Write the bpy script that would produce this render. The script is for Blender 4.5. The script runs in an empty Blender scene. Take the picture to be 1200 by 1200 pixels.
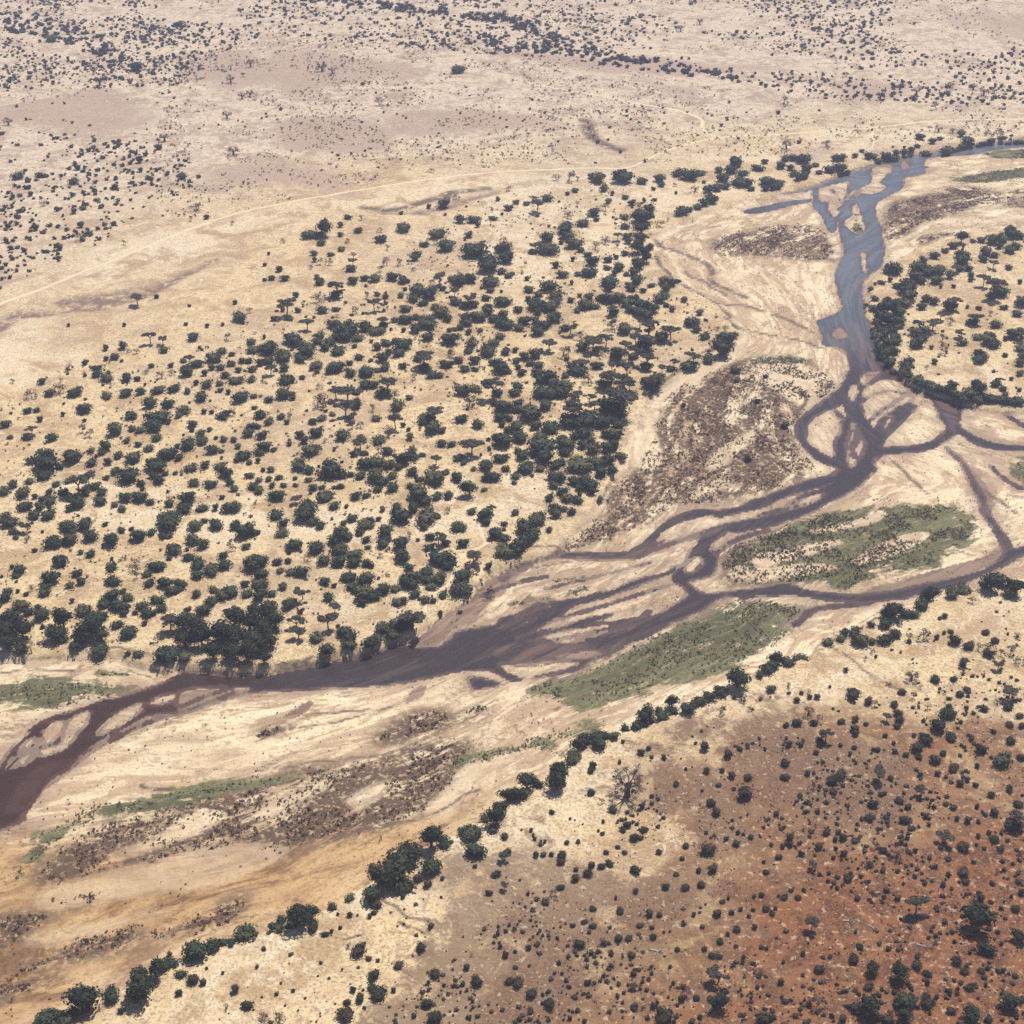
import bpy, math, random
import numpy as np

# ---------------------------------------------------------------- camera, sky, sun, exposure
scene = bpy.context.scene
COL = scene.collection
CAM_H, PITCH, FOCAL = 400.0, math.radians(30.0), 1900.0     # height in m, tilt below the horizon, focal length in 1/1200 frame units
cam_d = bpy.data.cameras.new("camera")
cam_d.sensor_fit = 'HORIZONTAL'
cam_d.angle = 2 * math.atan(600 / FOCAL)
cam_d.clip_start, cam_d.clip_end = 1.0, 200000.0
cam = bpy.data.objects.new("camera", cam_d)
COL.objects.link(cam)
cam.location = (0, 0, CAM_H)
cam.rotation_euler = (math.pi / 2 - PITCH, 0, 0)
scene.camera = cam

SUN_EL, SUN_AZ = math.radians(58), math.radians(28)          # sun ahead of the camera, a little to the right (azimuth from +Y towards +X)
world = bpy.data.worlds.new("World")
scene.world = world
world.use_nodes = True
wn = world.node_tree.nodes
wn.clear()
sky = wn.new('ShaderNodeTexSky')
sky.sky_type = 'NISHITA'
sky.sun_disc = False
sky.sun_elevation = SUN_EL
sky.sun_rotation = SUN_AZ
sky.altitude = 400
bg = wn.new('ShaderNodeBackground')
bg.inputs['Strength'].default_value = 0.06
wo = wn.new('ShaderNodeOutputWorld')
world.node_tree.links.new(sky.outputs[0], bg.inputs[0])
world.node_tree.links.new(bg.outputs[0], wo.inputs[0])

sun_d = bpy.data.lights.new("sun", 'SUN')
sun_d.energy = 5.0
sun_d.angle = math.radians(0.5)
sun_d.color = (1.0, 0.93, 0.82)
sun = bpy.data.objects.new("sun", sun_d)
COL.objects.link(sun)
sun.rotation_euler = (math.pi / 2 - SUN_EL, 0, math.pi - SUN_AZ)   # lamp looks along -Z; tilt back towards the sun's azimuth

vs = scene.view_settings
vs.view_transform = 'Standard'
vs.look = 'None'
vs.exposure = 0.25
vs.gamma = 1.0
vs.use_curve_mapping = False
scene.cycles.max_bounces = 6
scene.cycles.diffuse_bounces = 2
scene.cycles.glossy_bounces = 2
scene.cycles.transmission_bounces = 2
scene.cycles.transparent_max_bounces = 4
scene.cycles.volume_bounces = 1
scene.cycles.use_denoising = False

rng = np.random.default_rng(7)
random.seed(7)

# ---------------------------------------------------------------- survey helpers (frame units -> metres on the ground)
CP, SP = math.cos(PITCH), math.sin(PITCH)
def G(px, py, z=0.0):
    px = np.asarray(px, float); py = np.asarray(py, float)
    dy = FOCAL * CP - (py - 600) * SP
    dz = -FOCAL * SP - (py - 600) * CP
    t = (CAM_H - z) / -dz
    return (px - 600) * t, dy * t
def to_frame(x, y, z=0.0):
    dep = y * CP - (z - CAM_H) * SP
    u = y * SP + (z - CAM_H) * CP
    return 600 + FOCAL * x / dep, 600 - FOCAL * u / dep
def scale_at(py):                      # frame units per metre on the ground, and the view's dip there
    return (py + FOCAL * math.tan(PITCH) - 600) * CP / CAM_H, PITCH + math.atan((py - 600) / FOCAL)

def smooth(pts, closed=True, n=4):
    P = np.asarray(pts, float); m = len(P); out = []
    for i in range(m if closed else m - 1):
        if closed:
            a, b, c, d = P[(i - 1) % m], P[i], P[(i + 1) % m], P[(i + 2) % m]
        else:
            a, b, c, d = P[max(i - 1, 0)], P[i], P[i + 1], P[min(i + 2, m - 1)]
        for k in range(n):
            t = k / n
            out.append(b + 0.5 * t * (c - a + t * (2 * a - 5 * b + 4 * c - d + t * (3 * (b - c) + d - a))))
    if not closed: out.append(P[-1])
    return np.array(out)

def pts(s, ox=0, oy=0, k=4.0):
    return [(ox + float(a.split(',')[0]) / k, oy + float(a.split(',')[1]) / k) for a in s.split()]

def ground_poly(s, ox=0, oy=0, k=4.0, z=0.0, closed=True, n=4):
    p = smooth(pts(s, ox, oy, k), closed, n)
    x, y = G(p[:, 0], p[:, 1], z)
    return np.stack([x, y], 1)

def seg_dist(P, X, Y, closed=True):
    d2 = np.full(X.shape, 1e18); ins = np.zeros(X.shape, bool)
    m = len(P)
    for i in range(m if closed else m - 1):
        x0, y0 = P[i]; x1, y1 = P[(i + 1) % m]
        ex, ey = x1 - x0, y1 - y0
        L = ex * ex + ey * ey + 1e-12
        t = np.clip(((X - x0) * ex + (Y - y0) * ey) / L, 0, 1)
        d2 = np.minimum(d2, (X - x0 - t * ex) ** 2 + (Y - y0 - t * ey) ** 2)
        if closed:
            c = (y0 > Y) != (y1 > Y)
            if c.any(): ins ^= c & (X < ex * (Y - y0) / (ey if ey else 1e-12) + x0)
    return np.sqrt(d2), ins

def sdf(P, X, Y, margin=30.0):
    """signed distance in metres, positive inside, -margin far outside"""
    out = np.full(X.shape, -margin)
    lo, hi = P.min(0) - margin, P.max(0) + margin
    idx = np.nonzero((X > lo[0]) & (X < hi[0]) & (Y > lo[1]) & (Y < hi[1]))[0]
    for s in range(0, len(idx), 60000):
        j = idx[s:s + 60000]
        d, ins = seg_dist(P, X[j], Y[j])
        out[j] = np.maximum(np.where(ins, d, -d), -margin)
    return out

def _hash(i, j, s):
    h = (i * 374761393 + j * 668265263 + s * 1442695041) & 0xffffffff
    h = ((h ^ (h >> 13)) * 1274126177) & 0xffffffff
    return ((h ^ (h >> 16)) & 0xffffff) / float(0xffffff)
def vnoise(X, Y, wl, seed=0):
    x, y = X / wl, Y / wl
    i, j = np.floor(x).astype(np.int64), np.floor(y).astype(np.int64)
    u, v = x - i, y - j
    u, v = u * u * (3 - 2 * u), v * v * (3 - 2 * v)
    a, b = _hash(i, j, seed), _hash(i + 1, j, seed)
    c, d = _hash(i, j + 1, seed), _hash(i + 1, j + 1, seed)
    return (a + (b - a) * u) * (1 - v) + (c + (d - c) * u) * v
def fbm(X, Y, wl, oct=4, seed=0):
    s = 0; a = 1; t = 0
    for k in range(oct):
        s = s + a * vnoise(X, Y, wl / 2 ** k, seed + k * 17); t += a; a *= 0.5
    return s / t
def sstep(a, b, x):
    t = np.clip((x - a) / (b - a), 0, 1)
    return t * t * (3 - 2 * t)
# ---------------------------------------------------------------- survey of the ground: outlines of river bed, water, bars, banks and soils
Z_WATER, Z_BAR = -3.0, -2.4
F = (0, 0, 1.0)
BED = [(F, "-80,770 0,769 60,767 130,767 180,778 230,784 300,786 330,780 400,766 450,752 490,735 525,712 552,697 575,672 600,662 640,648 680,615 712,575 730,540 742,500 752,475 790,442 835,408 858,400 866,384 835,352 803,337 775,308 765,283 790,263 850,240 950,214 1010,192 1100,174 1200,160 1320,146 1400,156 1400,255 1280,265 1200,268 1130,274 1090,284 1035,318 1017,345 1025,390 1043,425 1062,444 1100,460 1145,473 1200,482 1330,500 1420,530 1420,640 1300,655 1200,672 1150,690 1090,702 1040,716 1000,738 962,747 930,775 870,790 800,832 740,852 690,872 660,897 610,927 560,962 505,985 430,1032 370,1072 290,1096 220,1116 150,1152 60,1192 0,1215 -100,1260 -300,1200 -300,800")]
WATER = [
 # lower reach and the wide pool
 ((0, 600, 4), "-300,1500 -120,1320 0,1180 60,1100 150,1020 240,965 330,935 440,890 560,865 640,842 740,808 830,773 920,758 1200,754 1300,735 1450,712 1600,682 1700,662 1820,634 1900,622 1960,632 2040,632 2100,605 2130,565 2200,546 2300,531 2350,548 2400,545 2440,600 2580,602 2610,615 2700,610 2800,590 2920,560 3000,520 3090,475 3160,430 3212,396 3212,375 3190,355 3155,335 3138,305 3175,265 3210,235 3230,190 3270,130 3300,92 3360,72 3440,48 3520,32 3600,16 3660,5 3700,-10 3780,-34 3850,-70 3865,-120 3900,-150 3930,-200 4100,-215 4080,-170 4040,-130 4000,-100 3930,-60 3860,-20 3800,5 3700,40 3640,62 3560,75 3480,90 3410,95 3360,130 3330,180 3370,215 3370,260 3340,300 3280,318 3240,330 3260,355 3320,380 3400,370 3500,362 3600,345 3660,335 3730,345 3800,370 3900,385 4020,388 4160,375 4280,350 4380,325 4500,300 4600,265 4680,225 4710,190 4740,178 4800,165 5000,110 5200,60 5200,110 5000,160 4800,200 4740,228 4690,262 4640,292 4520,338 4400,372 4320,388 4240,405 4140,414 4060,424 3980,418 3850,410 3750,396 3660,395 3600,395 3500,395 3410,400 3360,425 3300,465 3230,490 3150,520 3090,550 3020,590 2970,610 2920,635 2880,655 2840,680 2780,700 2700,740 2650,752 2560,770 2480,788 2400,795 2340,760 2300,745 2200,740 2100,755 2000,780 1900,800 1800,815 1650,825 1450,830 1300,840 1200,850 1100,870 1000,900 850,945 700,960 600,1010 480,1070 400,1130 330,1200 250,1240 200,1280 170,1330 110,1420 100,1450 0,1495 -150,1560"),
 # braids on the left of the junction
 ((600, 600, 4), "775,248 700,283 600,310 500,350 400,385 320,405 200,425 190,468 100,513 0,548 -40,570 0,578 60,572 130,537 220,492 252,457 300,434 400,410 500,380 600,344 700,310 768,282"),
 ((600, 600, 4), "-60,505 0,490 70,460 120,430 200,418 215,430 130,447 80,475 0,505 -40,520"),
 ((600, 600, 4), "60,585 200,545 330,508 470,478 400,512 280,547 150,585 90,597"),
 ((600, 600, 4), "300,600 430,575 530,545 545,565 430,598 320,612"),
 # the curved arm under the left bank
 ((600, 600, 4), "1040,-10 960,-10 900,-10 830,0 760,28 700,68 660,108 630,145 585,168 540,190 440,196 330,190 220,192 120,208 50,238 0,270 -60,310 -30,325 30,280 90,250 150,226 230,218 330,214 440,216 560,212 640,180 700,135 730,100 790,58 850,28 920,10 1000,5"),
 ((600, 600, 4), "560,212 700,160 800,125 900,88 1000,62 1050,45 1040,70 960,92 860,115 760,150 660,185 580,222"),
 # braids of the upper basin
 ((900, 300, 4), "330,-180 300,-110 250,-190 215,-230 205,-290 225,-320 260,-260 320,-270 350,-265 390,-345 420,-400 520,-440 620,-466 700,-475 800,-485 900,-505 980,-530 1100,-541 1200,-546 1400,-570 1400,-535 1200,-512 1050,-496 960,-476 850,-470 740,-455 725,-410 735,-392 680,-378 640,-368 635,-330 600,-300 530,-262 500,-240 505,-190 525,-150 535,-90 548,-40 550,0 530,50 490,82 455,122 440,170 452,225 490,268 500,330 512,400 525,460 545,492 565,520 600,540 640,560 680,598 720,612 780,640 825,652 880,682 915,722 912,762 905,785 925,812 985,846 1050,872 1120,882 1200,890 1350,890 1350,925 1200,916 1120,912 1040,906 960,882 900,842 880,845 830,872 780,897 700,918 600,928 530,935 505,965 500,990 480,1030 440,1072 390,1105 330,1140 250,1175 180,1170 250,1130 262,1085 300,1050 322,1003 250,968 210,937 165,902 135,850 135,790 170,750 230,700 300,645 345,600 362,560 380,500 372,455 330,428 265,420 250,380 235,340 228,305 290,285 345,240 330,170 318,100 320,50 345,0 350,-20"),
 # far reach: thread of water under the far bank and over the bar
 ((600, 0, 4), "750,1040 850,990 940,950 1000,922 1080,908 1200,902 1300,885 1420,860 1500,830 1560,815 1620,800 1640,830 1560,850 1450,880 1330,905 1200,922 1080,937 990,962 930,987 860,1012 780,1050"),
 ((600, 0, 4), "1080,992 1140,975 1200,965 1280,945 1390,933 1410,945 1300,965 1200,990 1120,1002"),
 # right-hand tributaries
 ((900, 300, 4), "830,890 850,930 900,975 930,1030 950,1090 985,1140 1000,1200 1040,1260 1080,1320 1108,1380 1140,1378 1112,1312 1075,1250 1040,1200 1030,1130 1000,1080 960,1020 930,970 880,930"),
 ((900, 600, 4), "460,424 330,435 200,455 150,500 105,528 130,536 180,495 220,468 340,447 460,434"),
 ((900, 300, 4), "970,690 1060,705 1150,715 1200,712 1350,715 1350,735 1200,728 1150,730 1060,722 980,705"),
 ((300, 600, 4), "1000,775 1080,783 1150,800 1150,815 1030,832 1000,805"),
]
BARS = [   # sand bars standing out of the water
 ((0, 600, 4), "190,1050 230,990 300,975 300,1010 270,1050 230,1085 195,1095"),
 ((0, 600, 4), "290,1080 310,1000 345,960 415,938 405,990 370,1030 330,1080 290,1090"),
 ((0, 600, 4), "95,1110 150,1060 170,1060 175,1110 160,1150 110,1190 88,1180"),
 ((0, 600, 4), "195,1112 300,1092 290,1112 200,1147 188,1132"),
 ((0, 600, 4), "460,1030 520,970 600,920 668,893 662,930 600,975 520,1030 468,1047"),
 ((0, 600, 4), "703,890 760,860 830,850 822,880 740,905 698,907"),
 ((0, 600, 4), "845,922 930,882 1020,850 1100,825 1155,824 1152,842 1080,872 960,912 870,937"),
 ((0, 600, 4), "832,850 900,828 1040,818 1045,832 930,872 860,905 830,900"),
 ((0, 600, 4), "35,1200 58,1150 80,1160 76,1200 50,1215"),
 ((600, 600, 4), "-60,712 0,710 150,699 302,707 265,737 180,757 90,778 30,776 -40,750"),
 ((600, 600, 4), "218,676 300,657 400,649 437,655 380,677 300,687 228,687"),
 ((600, 600, 4), "805,277 830,230 880,208 887,246 840,282"),
 ((600, 600, 4), "690,98 760,55 850,30 950,22 1030,35 960,55 880,78 760,118 665,150"),
 ((900, 300, 4), "300,722 335,780 335,830 310,880 312,950 260,925 205,885 178,850 178,800 220,755"),
 ((900, 300, 4), "400,780 430,830 457,880 440,922 410,972 385,988 373,930 370,870 385,830"),
 ((900, 300, 4), "445,680 455,630 500,590 560,574 610,588 652,615 670,650 655,690 600,715 540,752 515,790 500,818 480,790 450,742 440,702"),
 ((900, 300, 4), "530,882 560,840 620,780 700,710 745,662 790,720 800,760 822,800 800,850 740,880 640,892 540,900"),
 ((900, 300, 4), "690,650 720,640 737,660 700,697 680,690"),
 ((900, 300, 4), "433,582 450,550 510,538 532,545 490,580 450,607"),
 ((900, 300, 4), "298,362 330,330 360,350 372,385 320,388"),
 ((900, 300, 4), "385,642 405,603 417,640 395,682"),
 ((900, 300, 4), "540,792 570,748 582,762 560,812 530,832"),
 ((900, 300, 4), "308,722 350,698 372,750 342,772"),
 ((900, 0, 4), "490,790 550,768 592,790 540,840 530,860 562,880 500,912 430,902 440,880 480,850"),
 ((900, 0, 4), "240,880 312,898 262,950 240,932"),
 ((900, 0, 4), "283,950 320,928 357,950 340,1000 310,1022 284,990"),
 ((900, 0, 4), "390,970 420,948 442,1020 462,1080 420,1097 380,1082 348,1040 390,1010"),
 ((900, 0, 4), "620,760 640,748 667,790 630,817"),
 ((900, 0, 4), "365,940 400,890 430,905 400,935"),
 ((900, 300, 4), "430,0 450,-20 468,40 455,80 440,50"),
]
MUD = [    # wet, thinly covered silt
 ((300, 600, 4), "780,560 880,480 960,430 1030,370 1100,300 1200,262 1200,345 1160,370 1100,440 1020,510 930,548 900,600 840,635 740,640 690,610"),
 ((600, 600, 4), "-120,330 0,262 60,235 130,212 330,192 440,198 540,192 640,135 660,160 560,215 440,238 300,228 180,228 90,265 0,345 -60,410"),
 ((600, 600, 4), "430,238 560,205 700,150 880,88 1000,55 1060,40 1000,80 880,115 740,160 600,215"),
 ((0, 600, 4), "840,845 1040,815 1160,822 1150,850 900,930 700,1000 560,1060 420,1150 300,1250 180,1330 110,1440 60,1440 250,1200 480,1060 700,950"),
 ((300, 600, 4), "110,970 160,930 250,870 290,900 230,950 170,975"),
 ((300, 600, 4), "700,890 730,820 800,790 800,850 760,880"),
 ((600, 600, 4), "180,607 300,612 470,610 530,570 500,630 440,668 300,690 150,700 0,712 -60,640"),
 ((900, 300, 4), "240,340 300,310 420,300 490,300 510,400 540,480 600,530 700,600 780,640 880,680 905,760 880,840 830,790 800,720 740,640 640,590 560,560 450,600 440,540 380,480 300,430 250,400"),
 ((900, 300, 4), "830,890 900,970 960,1050 1000,1200 1060,1200 1040,1110 980,1020 900,930"),
 ((900, 600, 4), "380,385 560,370 780,320 960,270 1080,210 1130,130 1090,110 1050,200 900,245 700,300 500,350"),
 ((900, 0, 4), "420,800 620,735 800,715 900,700 740,745 740,810 640,830 560,790 480,790 430,860 380,900"),
 ((0, 900, 4), "-80,300 0,200 80,60 200,-40 330,-40 220,60 130,200 100,250 0,290"),
]
GREEN = [
 (F, "865,642 920,612 1000,597 1060,592 1130,598 1140,632 1100,648 1030,664 960,680 885,686 855,668"),
 ((600, 600, 4), "180,312 260,297 380,280 405,300 300,332 200,332"), ((600, 600, 4), "250,382 300,350 385,330 372,372 290,396"), ((600, 600, 4), "-40,440 60,402 160,390 200,405 100,421 0,447"),
 ((600, 600, 4), "60,840 200,775 300,755 420,700 520,645 620,595 760,520 900,465 960,430 1050,405 1200,412 1330,440 1370,470 1330,530 1250,620 1180,660 1050,715 900,770 700,810 600,860 470,890 300,935 210,900 150,860"),
 ((0, 900, 4), "110,390 180,300 330,230 400,180 560,150 640,150 800,110 1000,75 1200,55 1400,40 1250,80 1000,130 700,190 520,240 380,290 280,350 180,440 100,520 40,560 80,470"),
 ((600, 600, 4), "-300,1175 -100,1120 60,1060 200,1030 330,985 370,1010 270,1060 230,1140 120,1120 0,1140 -200,1200"),
 ((0, 600, 4), "-100,860 0,830 120,810 300,797 480,797 640,812 560,860 420,880 300,920 180,930 60,900 -100,960"),
 ((0, 600, 4), "460,760 520,745 620,760 700,770 600,775 500,778"),
 ((900, 600, 4), "440,100 560,40 700,10 830,0 940,10 960,50 860,100 820,140 700,150 600,170 480,150"),
 ((900, 600, 4), "540,270 640,215 760,180 790,230 760,250 640,275"),
 ((900, 600, 4), "300,330 420,280 500,290 420,340 360,370"),
 ((900, 600, 4), "0,300 200,250 330,200 420,190 400,240 250,300 100,330"),
 ((900, 0, 4), "860,840 960,815 1080,795 1200,785 1350,770 1350,840 1200,835 1080,855 960,860"),
 ((900, 0, 4), "990,720 1100,705 1200,700 1300,690 1300,740 1150,745 1050,740"),
 ((900, 300, 4), "-60,500 20,470 100,475 200,495 120,510 0,525"),
 ((900, 300, 4), "1150,980 1200,930 1300,900 1300,1120 1200,1100 1160,1040"),
 ((900, 0, 4), "400,980 425,960 440,1030 455,1085 410,1090 385,1060"),
 ((900, 600, 4), "0,430 100,440 165,470 130,520 60,540 0,540 -60,500"),
 ((900, 600, 4), "400,560 480,500 560,440 640,430 600,480 520,540 440,570"),
]
SCRUB = [
 (F, "650,652 690,612 720,570 745,548 775,560 790,592 760,610 720,635 690,640"),
 ((600, 300, 4), "1060,500 1320,480 1520,600 1380,720 1360,880 1440,1040 1200,1100 920,1160 680,1160 560,1080 640,880 680,720 800,600"),
 ((600, 0, 4), "920,1160 1000,1100 1120,1075 1400,1050 1520,1160 1440,1220 1200,1200 1000,1210"),
 ((900, 600, 4), "-200,200 0,80 160,40 300,20 480,30 520,120 640,190 520,230 420,330 300,320 150,290 -100,330 -200,320"),
 ((900, 600, 4), "480,150 640,160 780,150 700,200 560,260 470,240"),
 ((0, 900, 4), "160,520 240,420 400,300 520,250 800,180 1000,130 1200,90 1400,20 1700,-20 2000,-90 2200,-110 2080,140 1920,240 1720,280 1500,340 1300,420 1150,360 1000,400 860,400 700,460 500,490 330,550 220,555"),
 ((0, 900, 4), "240,900 330,800 500,760 640,720 760,740 1000,640 1160,610 1100,720 900,800 700,830 440,890 270,915"),
 ((0, 900, 4), "200,610 330,600 480,560 440,640 300,655"),
 ((0, 900, 4), "-200,760 0,690 150,680 250,690 150,760 80,830 -100,880"),
 ((0, 900, 4), "-100,960 60,940 300,860 200,940 60,1000 300,1000 100,1060 -100,1080"),
 ((900, 0, 4), "540,1120 560,980 700,930 850,880 1000,880 1100,900 1200,870 1350,850 1350,960 1150,980 1000,960 850,1020 700,1060 620,1110"),
 ((900, 0, 4), "680,1130 800,1100 900,1090 800,1120 700,1150"),
 ((300, 600, 4), "560,1070 640,1000 740,940 840,925 910,950 880,1010 760,1050 640,1075"),
 ((300, 600, 4), "950,950 1050,905 1120,890 1080,950 980,985"),
 ((300, 600, 4), "-40,1060 20,1000 200,980 160,1040 60,1060"),
 ((900, 300, 4), "0,540 100,520 200,560 320,600 240,680 100,640 0,600"),
 ((600, 600, 4), "980,200 1060,140 1200,110 1400,80 1500,180 1300,240 1100,300 1000,320"),
]
MAUVE = [
 (F, "170,72 230,60 300,54 335,86 280,102 212,97"), (F, "-60,128 0,122 60,114 112,104 182,130 192,146 100,151 20,147 -60,150"),
 (F, "300,58 420,64 505,80 420,102 330,112"), (F, "470,130 600,124 690,150 600,168 480,162"),
 (F, "735,88 835,100 832,118 760,112"), (F, "1000,95 1080,100 1060,120 990,115"), (F, "1090,10 1200,15 1320,20 1320,38 1160,38"),
 (F, "60,150 120,158 180,165 110,172"), (F, "580,60 720,68 860,85 780,92 640,72"), (F, "200,200 330,195 470,205 420,222 300,225"),
 (F, "800,170 940,165 1000,178 880,190"), (F, "1120,215 1260,190 1260,215 1140,232"), (F, "340,150 420,145 480,175 400,190"),
 (F, "700,140 800,150 760,190 690,185"), (F, "1000,175 1100,172 1100,180 1020,184"),
]
GULLY = [(F, "-60,395 -5,377 12,367 35,364 70,362 110,350 160,345 185,330 215,318 250,303 256,306 225,322 200,335 165,352 110,360 60,370 25,374 0,390"),
 (F, "430,250 500,245 560,228 600,225 560,234 500,252"), (F, "60,353 140,340 190,335 170,350 100,365")]
PALE = [
 (F, "-80,400 0,388 40,375 75,392 60,415 100,412 40,440 -80,455"), (F, "120,300 200,270 320,245 480,215 600,205 620,225 520,250 420,245 300,268 180,320 110,335"),
 (F, "520,210 600,205 760,205 800,215 760,240 680,225 560,240"), (F, "820,180 1000,150 1200,140 1320,132 1320,155 1100,165 950,190 860,195"),
 (F, "760,232 800,220 880,205 870,225 790,250"), (F, "950,770 1040,735 1200,690 1320,660 1320,720 1180,740 1080,775 1000,840 920,850 860,830 900,790"),
 (F, "480,1000 560,960 640,930 700,880 860,800 880,850 800,880 740,920 660,980 620,1040 540,1080 470,1060 400,1120 330,1160 230,1190 240,1140 300,1100 420,1050"),
 (F, "80,560 200,570 360,600 500,560 600,570 640,590 560,640 400,640 200,640 60,610"), (F, "560,230 700,240 760,300 700,330 560,320"), (F, "1060,430 1150,420 1200,440 1180,460 1100,450"),
 (F, "420,690 520,680 560,690 500,715 430,720"),
]
RED = [(F, "430,1330 480,1180 540,1090 600,1020 690,950 780,915 880,870 1000,835 1100,820 1250,780 1600,780 1600,1500 480,1500")]
DEEPRED = [(F, "640,1330 700,1200 800,1110 880,1030 930,980 1010,970 1080,940 1200,940 1500,960 1500,1400 800,1400"), (F, "1040,1130 1000,1060 1080,1010 1250,1020 1300,1200 1100,1240"), (F, "1060,850 1110,845 1120,880 1080,890")]
BURNT = [(F, "560,1090 620,1030 720,1010 800,1040 760,1100 640,1180 560,1260 500,1200"), (F, "870,860 960,850 1010,870 980,910 880,920 800,960 760,950"), (F, "1150,740 1250,720 1250,820 1180,830 1140,790")]
TRACKS = [   # wheel tracks and game paths: points, width in m
 ("-60,388 0,357 50,338 100,317 150,298 200,277 250,259 300,245 360,234 420,224 500,211 560,205 600,202 660,199 700,198 735,197 755,188 775,179 800,170 830,163 870,159 920,157 1000,152 1022,150 1060,146 1100,142 1200,140 1330,137", 3.4),
 ("620,97 660,105 700,112 745,121 790,128 812,134 822,141 822,150 832,158 850,163", 3.6),
 ("-60,132 0,124 30,119 60,113", 2.6), ("160,88 205,74 232,66 262,61", 2.6),
 ("1021,150 1023,160 1022,172 1015,176", 2.2),
 ("559,607 563,622 566,632 569,638 552,648 541,655 534,668 528,684 515,694 505,702 500,712 502,722", 1.8),
 ("900,157 980,165 1100,150", 1.6),
]
CENTRE = "-400,1180 -150,1060 0,960 150,880 300,830 450,800 600,750 720,690 840,640 940,590 1010,520 1010,420 990,340 985,260 1020,210 1120,190 1330,165 1500,150"

LANES = [   # bare pale sand inside the scrub: dry side arm, drift lanes
 (F, "862,398 830,415 795,445 765,465 750,490 745,520 745,545 757,552 772,540 768,510 775,485 792,465 830,437 872,410"),
 (F, "828,548 840,530 860,518 880,505 885,512 862,530 845,548"), (F, "800,585 830,570 850,560 856,566 830,580"),
 (F, "885,430 940,428 985,450 975,470 960,490 930,470 895,445"), (F, "130,1003 165,990 215,970 250,955 255,962 215,982 165,1000"),
 (F, "60,1040 120,1025 190,1008 230,995 300,990 330,1000 240,1040 130,1055 50,1062"), (F, "300,950 345,930 375,915 385,920 355,938 310,958"), (F, "410,940 430,925 455,915 450,928 425,945"),
 (F, "500,950 520,930 540,905 560,890 565,900 545,935 520,960"), (F, "890,650 940,640 975,632 985,640 930,655 890,662"), (F, "950,622 1000,612 1030,600 1035,606 990,622"), (F, "1000,660 1030,640 1075,625 1080,632 1040,652"),
 (F, "860,665 900,668 940,662 975,665 920,676 865,680"), (F, "40,1098 120,1080 180,1066 200,1070 120,1092 50,1108"),
]
RILLS_AND_BANK_SHADE = [   # dark runnels, gully lines, shade painted under cut banks: points, width in m
 ("763,280 780,291 806,299 829,310 836,329 862,342 877,349", 1.3), ("806,340 844,355 874,359 911,370 952,389", 1.0), ("844,374 881,389 930,398 960,407", 0.9), ("800,318 822,330 850,345", 0.8),
 ("447,1060 462,1070 480,1078 500,1085", 0.7), ("465,1085 485,1092 495,1100 497,1107", 0.8), ("375,1100 400,1107 420,1103", 0.6), ("960,760 982,770 997,777 1020,795 1040,807 1060,812", 0.8),
 ("685,145 692,160 702,170 725,179", 2.5), ("425,247 450,250 470,249 495,242 515,237 530,230 570,226", 2.2), ("130,764 150,766 175,772 190,777", 1.0), ("325,786 345,780 365,775", 1.0),
 ("620,645 650,647 680,647 710,649", 0.9), ("770,300 772,310 790,330 820,345 845,362 862,385", 1.2), ("757,470 790,440 830,412 862,398", 0.9), ("640,800 700,770 760,735", 0.7), ("650,830 720,800 800,770 870,755", 0.8),
 ("560,925 500,955 440,972 380,985", 0.8), ("300,905 360,895 430,885 500,878", 0.8), ("165,920 175,925 200,925", 1.2), ("1000,430 1020,440 1045,432", 0.8), ("930,455 945,470 935,485 938,505 950,525", 0.9), ("1045,540 1060,555 1075,568 1090,580", 1.0), ("1130,555 1160,580 1190,600", 0.9),
 ("0,790 30,786 60,785 90,788", 0.8), ("300,868 340,855 380,848 420,838 460,830", 0.7), ("340,838 380,835 430,832", 0.8), ("500,700 560,690 620,665 700,655", 0.7), ("600,780 640,778 700,752 760,725", 0.7), ("860,560 900,575 940,578 970,565", 0.8),
]

THREADS = [
 ("845,602 870,596 900,586 925,575 950,568 980,561", 5.0), ("870,612 905,600 940,592 965,585", 1.6), ("560,700 585,690 610,682 640,676", 1.2),   # thin threads of water: points, width in m
 ("600,750 630,742 665,736 705,730", 1.6), ("650,750 682,744 720,736 750,727", 1.4), ("715,731 750,725 760,717", 1.2), ("900,585 925,574 950,567 978,560", 2.2), ("925,592 945,580 962,576 975,570", 1.6),
 ("1000,500 1005,512 999,525 1002,537", 1.4), ("980,482 987,490 995,492 992,505", 1.2), ("1150,477 1170,480 1185,490 1210,505", 1.5), ("1160,545 1175,560 1195,572", 1.3), ("975,222 982,232 988,240", 1.6), ("1005,226 992,236 985,246", 2.0),
 ("597,735 625,722 655,712 690,700 720,690", 1.3), ("610,760 650,757 690,752", 1.2), ("830,655 850,640 870,630 900,622", 1.6), ("870,700 900,695 935,697", 1.4), ("1010,470 1025,462 1045,458 1062,464", 1.1),
 ("1020,492 1038,478 1056,467 1070,456", 1.4), ("1125,520 1140,528 1160,533", 1.2), ("5,905 25,885 45,868", 1.4), ("30,900 42,880 50,868", 1.3), ("130,868 160,852 200,838", 1.4), ("210,838 240,826 275,812", 1.2),
 ("960,300 975,305 985,318", 1.6), ("1000,350 1010,365 1020,380 1030,400", 1.4), ("985,365 1000,380 1010,395", 1.2), ("880,232 910,228 945,224", 2.4), ("1040,205 1060,200 1085,196", 2.2), ("1085,182 1120,178 1160,176", 2.4),
 ("625,735 700,712 770,690 800,682", 0.9), ("640,690 690,678 760,660", 0.8), ("560,745 585,733 610,724 640,715", 1.5),
]
WARM = [(F, "-300,940 0,970 120,985 260,985 420,975 560,940 470,1010 430,1032 370,1072 290,1096 150,1152 0,1215 -300,1330")]
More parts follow.
